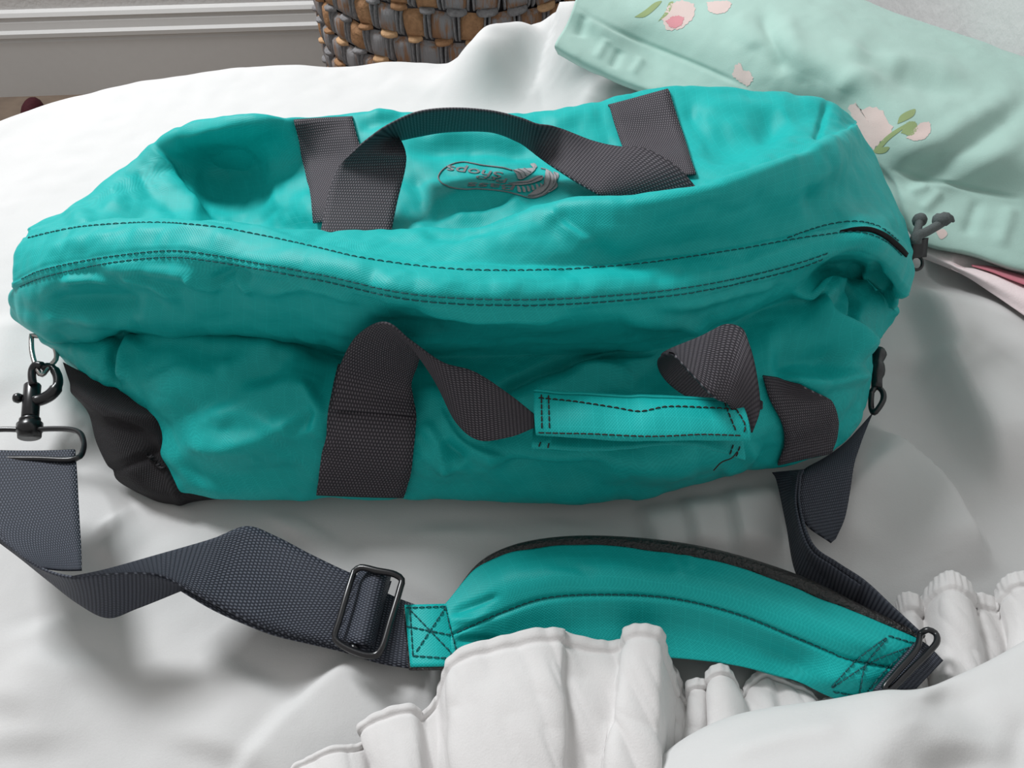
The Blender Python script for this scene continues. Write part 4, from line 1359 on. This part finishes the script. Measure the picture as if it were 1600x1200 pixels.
A_ = np.array
print_shape('printed_flower', 'petal', A_([(1034, 30), (1046, 8), (1062, 2), (1082, 6), (1086, 20), (1076, 36), (1060, 46), (1042, 46)]), jag=.05)
print_shape('printed_flower', 'petal_dark', A_([(1040, 34), (1052, 26), (1068, 28), (1064, 40), (1050, 44)]), lift=.0006, jag=.08)
print_shape('printed_leaf', 'leaf', A_([(991, 27), (1008, 16), (1024, 4), (1034, 2), (1022, 16), (1006, 27)]))
print_shape('printed_leaf', 'leaf', A_([(1028, 34), (1040, 18), (1046, 4), (1052, 3), (1044, 22)]))
print_shape('printed_flower', 'petal', A_([(1104, 4), (1122, 2), (1142, 4), (1138, 16), (1124, 22), (1108, 18)]), jag=.05)
print_shape('printed_flower', 'petal', A_([(1148, 104), (1156, 98), (1162, 110), (1172, 112), (1176, 126), (1168, 134), (1154, 126), (1145, 118)]), jag=.08)
print_shape('printed_flower', 'petal', A_([(1326, 170), (1336, 160), (1346, 172), (1362, 166), (1378, 174), (1388, 190), (1394, 200), (1388, 216), (1374, 222), (1366, 234), (1352, 222), (1340, 200)]), jag=.06)
print_shape('printed_leaf', 'leaf', A_([(1402, 194), (1406, 182), (1418, 174), (1430, 171), (1428, 180), (1416, 188)]))
print_shape('printed_leaf', 'leaf', A_([(1408, 208), (1414, 194), (1428, 190), (1434, 200), (1424, 212)]), jag=.05)
print_shape('printed_leaf', 'leaf', A_([(1364, 236), (1384, 214), (1404, 200), (1416, 194), (1410, 202), (1390, 218), (1370, 238)]))
print_shape('printed_flower', 'petal', A_([(1416, 216), (1426, 204), (1440, 192), (1452, 192), (1454, 204), (1446, 216), (1430, 220)]), jag=.04)
print_shape('printed_leaf', 'leaf', A_([(1366, 238), (1376, 231), (1390, 230), (1384, 238), (1372, 240)]))
print_shape('printed_flower', 'petal', A_([(1462, 362), (1474, 358), (1480, 366), (1470, 374)]))

# pink-edged blanket peeping out below the pillow
b0 = PP([(1425, 366, .012), (1480, 378, .012), (1560, 400, .012), (1640, 430, .008), (1720, 455, .008)])
b1 = PP([(1432, 378, .021), (1500, 394, .020), (1560, 410, .019), (1620, 428, .017), (1720, 458, .014)])
b2 = PP([(1436, 392, .022), (1510, 422, .026), (1560, 442, .026), (1620, 468, .024), (1720, 502, .022)])
b3 = PP([(1438, 402, .010), (1505, 430, .016), (1555, 462, .016), (1610, 498, .014), (1720, 550, .010)])
rr_ = np.array([catmull(r, 70) for r in (b0, b1, b2, b3)])
bg_ = np.stack([catmull(rr_[:, j], 40, uniform=True) for j in range(70)], 1)
pp = project(bg_.reshape(-1, 3))
d, sd, t = polydist(pp, A_([(1500, 408), (1525, 410), (1560, 420), (1640, 448)], ))
bg_[..., 2] -= (0.005 * np.exp(-(d / 7) ** 2)).reshape(bg_.shape[:2])
bg_[..., 0] = np.minimum(bg_[..., 0], 0.545)
sp = Soup()
sp.slab(bg_, 0.004, None, flip=(grid_normals(bg_)[..., 2].mean() < 0))
bl = sp.build('blanket', 'pink')
tag(bl, 'pale pink fleece blanket edge peeping out under the mint pillow', 'blanket')
sp = Soup()
sp.ribbon(PP([(1518, 413, .024), (1545, 415, .0235), (1575, 422, .023), (1640, 440, .022)]), PP([(1520, 415, .025), (1550, 424, .027), (1580, 436, .028), (1650, 462, .029)]), n=24, m=5, thick=0.001)
sp.build('trim_stripe', 'rose', bl)['label'] = 'rose red trim stripe'
#@@SHAM
# ================================================================== FRILLED WHITE PILLOW IN FRONT
sham = empty('frilled_pillow', P(1300, 1190, 0.0), 'white pillow with gathered frill lying over the shoulder pad, nearest the camera', 'pillow')
hr = [
    PP([(985, 1240, .012), (1060, 1175, .012), (1130, 1140, .012), (1200, 1122, .012), (1300, 1108, .014), (1380, 1096, .016), (1440, 1092, .016), (1490, 1078, .014), (1550, 1050, .012), (1600, 1022, .012), (1700, 970, .012)]),
    PP([(985, 1225, .030), (1060, 1160, .034), (1130, 1124, .038), (1200, 1106, .042), (1300, 1092, .046), (1380, 1079, .052), (1435, 1078, .050), (1490, 1058, .040), (1550, 1030, .038), (1600, 1002, .038), (1700, 945, .038)]),
    PP([(1000, 1250, .044), (1080, 1190, .050), (1150, 1152, .056), (1220, 1132, .060), (1310, 1115, .064), (1390, 1100, .068), (1450, 1104, .058), (1510, 1096, .050), (1560, 1075, .050), (1620, 1050, .050), (1720, 1000, .05)]),
    PP([(1030, 1290, .056), (1110, 1235, .062), (1180, 1195, .068), (1250, 1175, .072), (1330, 1155, .076), (1400, 1140, .078), (1460, 1140, .066), (1530, 1140, .058), (1590, 1130, .058), (1650, 1110, .058), (1740, 1080, .058)]),
    PP([(1060, 1360, .060), (1140, 1300, .066), (1200, 1260, .072), (1270, 1240, .076), (1350, 1220, .080), (1420, 1200, .078), (1480, 1190, .066), (1550, 1185, .060), (1610, 1190, .060), (1680, 1180, .060), (1760, 1170, .06)]),
    PP([(1060, 1450, .050), (1140, 1400, .058), (1200, 1370, .062), (1270, 1350, .066), (1350, 1330, .070), (1420, 1310, .068), (1480, 1300, .060), (1550, 1300, .055), (1610, 1310, .055), (1680, 1310, .055), (1760, 1310, .05)]),
    PP([(1060, 1480, .004), (1140, 1440, .004), (1200, 1410, .004), (1270, 1390, .004), (1350, 1380, .004), (1420, 1370, .004), (1480, 1360, .004), (1550, 1360, .004), (1610, 1370, .004), (1680, 1370, .004), (1760, 1370, .004)]),
]
def side_drop(r):
    """let both ends of a row fall to the bed"""
    a0, a1 = r[0] + np.array([-0.010, 0, 0]), r[-1] + np.array([0.010, 0, 0])
    a0[2] = a1[2] = 0.004
    return np.vstack([a0, r, a1])


rr_ = np.array([catmull(side_drop(r), 150) for r in hr])
hg = np.stack([catmull(rr_[:, j], 110, uniform=True) for j in range(150)], 1)
hp = project(hg.reshape(-1, 3))
hz = np.zeros(len(hp))
for pix, amp, w in [([(1440, 1085), (1500, 1105), (1560, 1128), (1640, 1150)], -0.005, 34), ([(1400, 1090), (1460, 1130), (1520, 1160), (1600, 1180)], 0.004, 40), ([(1400, 1230), (1425, 1160), (1410, 1095)], -0.003, 40), ([(1440, 1225), (1540, 1185), (1680, 1175)], -0.005, 40), ([(1120, 1180), (1220, 1150), (1330, 1130)], 0.003, 20)]:
    d, sd, t = polydist(hp, catmull(A_(pix, float), 20))
    hz += amp * np.exp(-(d / w) ** 2) * sstep(0, 1, np.minimum(t + .03, 1.03 - t) * 4)
hz += 0.0012 * vnoise(hg.reshape(-1, 3) * 25)
hg[..., 2] += hz.reshape(hg.shape[:2])
hg[..., 2] = np.maximum(hg[..., 2], 0.003)
sp = Soup()
sp.slab(hg, 0.003, None, flip=(grid_normals(hg)[..., 2].mean() < 0))
sp.build('pillow_body', 'duvet', sham)


def frill(hem, base, name, midz=0.0, n=260, hemw=0.16, rows=60, soft=0.5, seed=0):
    """gathered cloth strip: hem edge, mid line and base given in picture positions and heights"""
    h = catmull(PP(hem), n, uniform=True)
    b = catmull(PP(base), n, uniform=True)
    t = np.linspace(0, 1, rows)[:, None, None]
    g = h[None] * (1 - t) + b[None] * t
    lowz = sstep(0.90, 1.0, t[..., 0])
    g[..., 2] = g[..., 2] * (1 - lowz) + 0.005 * lowz
    g[..., 2] += midz * np.sin(np.pi * np.clip(t[..., 0], 0, 1))
    nn = grid_normals(g)
    if nn[..., 2].mean() < 0:
        nn = -nn
    tv_ = t[..., 0]
    hemd = 0.0013 * (1 - sstep(hemw - 0.02, hemw + 0.01, tv_)) - 0.0016 * np.exp(-((tv_ - hemw) / 0.02) ** 2)
    qq = g.reshape(-1, 3)
    sh = qq + np.column_stack([qq[:, 1], qq[:, 0], qq[:, 2] * 0]) * 0.35
    cr = 0.0034 * np.abs(vnoise(sh * np.array([55, 22, 40]) + seed)) + 0.0016 * np.abs(vnoise(sh * np.array([110, 50, 60]) + seed)) + 0.0018 * vnoise(qq * 30 + seed)
    pucker = 0.00035 * np.sin(np.linspace(0, n * 0.9, n))[None, :] * (1 - sstep(0, hemw * 1.4, tv_))
    g = g + nn * (hemd + pucker + cr.reshape(g.shape[:2]))[..., None]
    g[..., 2] = np.maximum(g[..., 2], 0.003)
    s_ = Soup()
    s_.slab(g, 0.0012, None, flip=(grid_normals(g)[..., 2].mean() < 0))
    return s_.build(name, 'frill', sham)


frill([(440, 1222, 0.0110), (468, 1190, 0.0112), (520, 1171, 0.0176), (556, 1166, 0.0144), (576, 1152, 0.0096), (562, 1134, 0.0144), (598, 1112, 0.0208), (640, 1103, 0.0224), (656, 1116, 0.0144), (684, 1090, 0.0112), (698, 1050, 0.0192), (710, 1024, 0.0288), (760, 1002, 0.0352), (830, 986, 0.0384), (872, 983, 0.0376), (882, 990, 0.0304), (930, 1003, 0.0264), (970, 1001, 0.0272), (979, 985, 0.0368), (1000, 978, 0.0400), (1028, 984, 0.0384), (1037, 1006, 0.0304), (1044, 1040, 0.0176), (1052, 1080, 0.0112)],
      [(420, 1300, 0.0080), (490, 1300, 0.0176), (540, 1300, 0.0208), (575, 1300, 0.0160), (600, 1300, 0.0112), (620, 1300, 0.0176), (645, 1300, 0.0272), (670, 1300, 0.0272), (684, 1300, 0.0160), (694, 1300, 0.0144), (704, 1300, 0.0272), (716, 1300, 0.0352), (770, 1300, 0.0416), (850, 1300, 0.0448), (880, 1300, 0.0416), (884, 1300, 0.0320), (900, 1300, 0.0288), (935, 1300, 0.0304), (940, 1300, 0.0416), (965, 1300, 0.0448), (1015, 1300, 0.0432), (1022, 1300, 0.0352), (1030, 1300, 0.0240), (1040, 1300, 0.0112)], 'frill', 0.004, hemw=0.07, rows=90)
frill([(1038, 1022, 0.0072), (1056, 1048, 0.0101), (1068, 1082, 0.0086), (1074, 1096, 0.0072), (1080, 1068, 0.0144), (1096, 1064, 0.0144), (1106, 1074, 0.0101), (1110, 1050, 0.0187), (1124, 1042, 0.0202), (1142, 1056, 0.0144), (1158, 1082, 0.0086), (1172, 1062, 0.0086), (1192, 1048, 0.0086), (1206, 1054, 0.0070), (1230, 1066, 0.0086), (1262, 1080, 0.0094), (1278, 1096, 0.0072), (1300, 1094, 0.0086), (1330, 1104, 0.0086)],
      [(1010, 1230, 0.0086), (1030, 1220, 0.0130), (1050, 1200, 0.0115), (1062, 1190, 0.0086), (1074, 1180, 0.0144), (1090, 1175, 0.0158), (1106, 1170, 0.0115), (1118, 1165, 0.0202), (1140, 1160, 0.0216), (1160, 1150, 0.0173), (1172, 1145, 0.0101), (1190, 1140, 0.0130), (1210, 1136, 0.0144), (1226, 1134, 0.0101), (1250, 1130, 0.0144), (1280, 1130, 0.0158), (1296, 1130, 0.0115), (1320, 1128, 0.0144), (1350, 1126, 0.0115)], 'frill', 0.002, hemw=0.14, seed=5)
frill([(1400, 975, 0.0070), (1400, 950, 0.0086), (1408, 932, 0.0130), (1424, 930, 0.0144), (1440, 946, 0.0072), (1456, 918, 0.0158), (1470, 900, 0.0245), (1486, 894, 0.0274), (1504, 906, 0.0245), (1514, 928, 0.0130), (1530, 930, 0.0130), (1556, 940, 0.0101), (1562, 918, 0.0173), (1576, 899, 0.0245), (1600, 894, 0.0259), (1630, 900, 0.0187), (1660, 915, 0.0115)],
      [(1390, 1110, 0.0072), (1402, 1110, 0.0086), (1420, 1108, 0.0158), (1440, 1104, 0.0187), (1450, 1100, 0.0086), (1462, 1100, 0.0158), (1484, 1096, 0.0259), (1510, 1090, 0.0288), (1536, 1084, 0.0259), (1544, 1080, 0.0130), (1560, 1074, 0.0144), (1580, 1066, 0.0101), (1588, 1060, 0.0173), (1610, 1054, 0.0245), (1640, 1044, 0.0259), (1680, 1034, 0.0187), (1720, 1020, 0.0115)], 'frill', 0.002, hemw=0.16, seed=9)

#@@BASKET
# ================================================================== WICKER BASKET BEHIND THE BED
BC = np.array([-0.055, 1.345, FLOOR])
BR = 0.265
bk = empty('wicker_basket', BC, 'round brown and grey woven rush basket on the floor behind the bed', 'basket')
sp = Soup()
sp.lathe(BC, [(BR - .03, 0.002), (BR - .012, .004), (BR - .008, .56), (BR - .02, .565), (BR - .03, .55), (BR - .035, .02)], 72)
sp.build('basket_lining', 'wick_dark', bk)
NCOL, RH = 40, 0.043


def lens(w, h, d, nu=7, nv=7, bend=0.0):
    V_, F_ = [], []
    for i in range(nv):
        for j in range(nu):
            a, b = -1 + 2 * j / (nu - 1), -1 + 2 * i / (nv - 1)
            k = max(0, 1 - abs(a) ** 2.5) ** .5 * max(0, 1 - abs(b) ** 4) ** .5
            V_.append((a * w / 2 * (1 - .12 * b * b), d * k, b * h / 2))
    return V_, grid_faces(nv, nu).tolist()


def piece_mesh(name, V_, F_, mat):
    me = bpy.data.meshes.new(name)
    me.from_pydata([tuple(v) for v in V_], [], F_)
    me.polygons.foreach_set('use_smooth', [True] * len(F_))
    me.materials.append(M[mat])
    return me


cw = 2 * math.pi * BR / NCOL
strip_m = {m: piece_mesh('rush_strip', *lens(cw * .86, RH * .92, -0.009), m) for m in ('wick_brown', 'wick_grey', 'wick_mix')}
knot_m = {m: piece_mesh('rush_knot', *lens(cw * .70, RH * .24, -0.011, 7, 5), m) for m in ('wick_tan', 'wick_grey', 'wick_brown')}
twv, twf = lens(cw * .11, RH * 1.0, -0.009, 5, 7)
twist_m = piece_mesh('rush_twist', twv, twf, 'wick_grey')


def put(me, name, ang, z, tilt=0.0, dr=0.0, sc=1.0):
    o = bpy.data.objects.new(name, me)
    COL.objects.link(o)
    o.parent = bk
    a = ang
    o.location = ((BR + dr) * math.sin(a), -(BR + dr) * math.cos(a), z)
    o.rotation_euler = (0, tilt, a)
    o.scale = (sc, 1, sc)
    return o


random.seed(11)
low = Soup()
for r in range(13):
    z = 0.02 + (r + .5) * RH
    for c in range(NCOL):
        off = 0.5 * (r % 2)
        ang = 2 * math.pi * (c + off) / NCOL
        seen = r >= 6 and math.cos(ang) > 0.12
        km = random.choice(['wick_mix', 'wick_mix', 'wick_mix', 'wick_mix', 'wick_brown'])
        kk = random.choice(['wick_tan', 'wick_tan', 'wick_brown', 'wick_grey', 'wick_grey'])
        if seen:
            put(strip_m[km], 'rush_strip', ang, z, random.uniform(-.2, .2), 0.001)
            put(knot_m[kk], 'rush_knot', ang + cw / BR * .5, z + RH / 2, random.uniform(-.25, .1), 0.003, random.uniform(.75, 1.05))
            put(twist_m, 'rush_twist', ang + cw / BR * .40, z, random.uniform(-.1, .1), 0.0, 1.0)
            put(twist_m, 'rush_twist', ang + cw / BR * .55, z, random.uniform(-.1, .1), 0.0, 1.0)
        else:
            ca, sa = math.cos(ang), math.sin(ang)
            lv, lf = lens(cw * .92, RH * .9, -0.010, 4, 4)
            low.add([BC + np.array([BR * sa + x * ca - y * sa, -BR * ca + x * sa + y * ca, z + zz]) for x, y, zz in lv], lf)
tag(low.build('lower_weave', 'wick_mix', bk), kind='stuff')
sp = Soup()
sp.tube([BC + np.array([BR * math.cos(a), BR * math.sin(a), .58]) for a in np.linspace(0, 2 * math.pi, 73)[:-1]], 0.014, 10, closed=True)
sp.build('basket_rim', 'wick_grey', bk)

# small maroon object by the skirting
sl = Soup()
c0 = P(57, 166, FLOOR + 0.03)
sl_v = []
for i in range(9):
    th = math.pi * i / 8
    for j in range(20):
        ph = 2 * math.pi * j / 20
        sl_v.append(c0 + np.array([0.022 * math.sin(th) * math.cos(ph), 0.035 * math.sin(th) * math.sin(ph), 0.028 * math.cos(th) * (1 + .25 * math.cos(ph) * math.sin(th))]) + np.array([0, -0.02, 0]))
sl.add(sl_v, grid_faces(9, 20, cyc_c=True).tolist())
slo = sl.build('floor_object', 'maroon')
tag(slo, 'small dark maroon object on the floor against the skirting board', 'object')
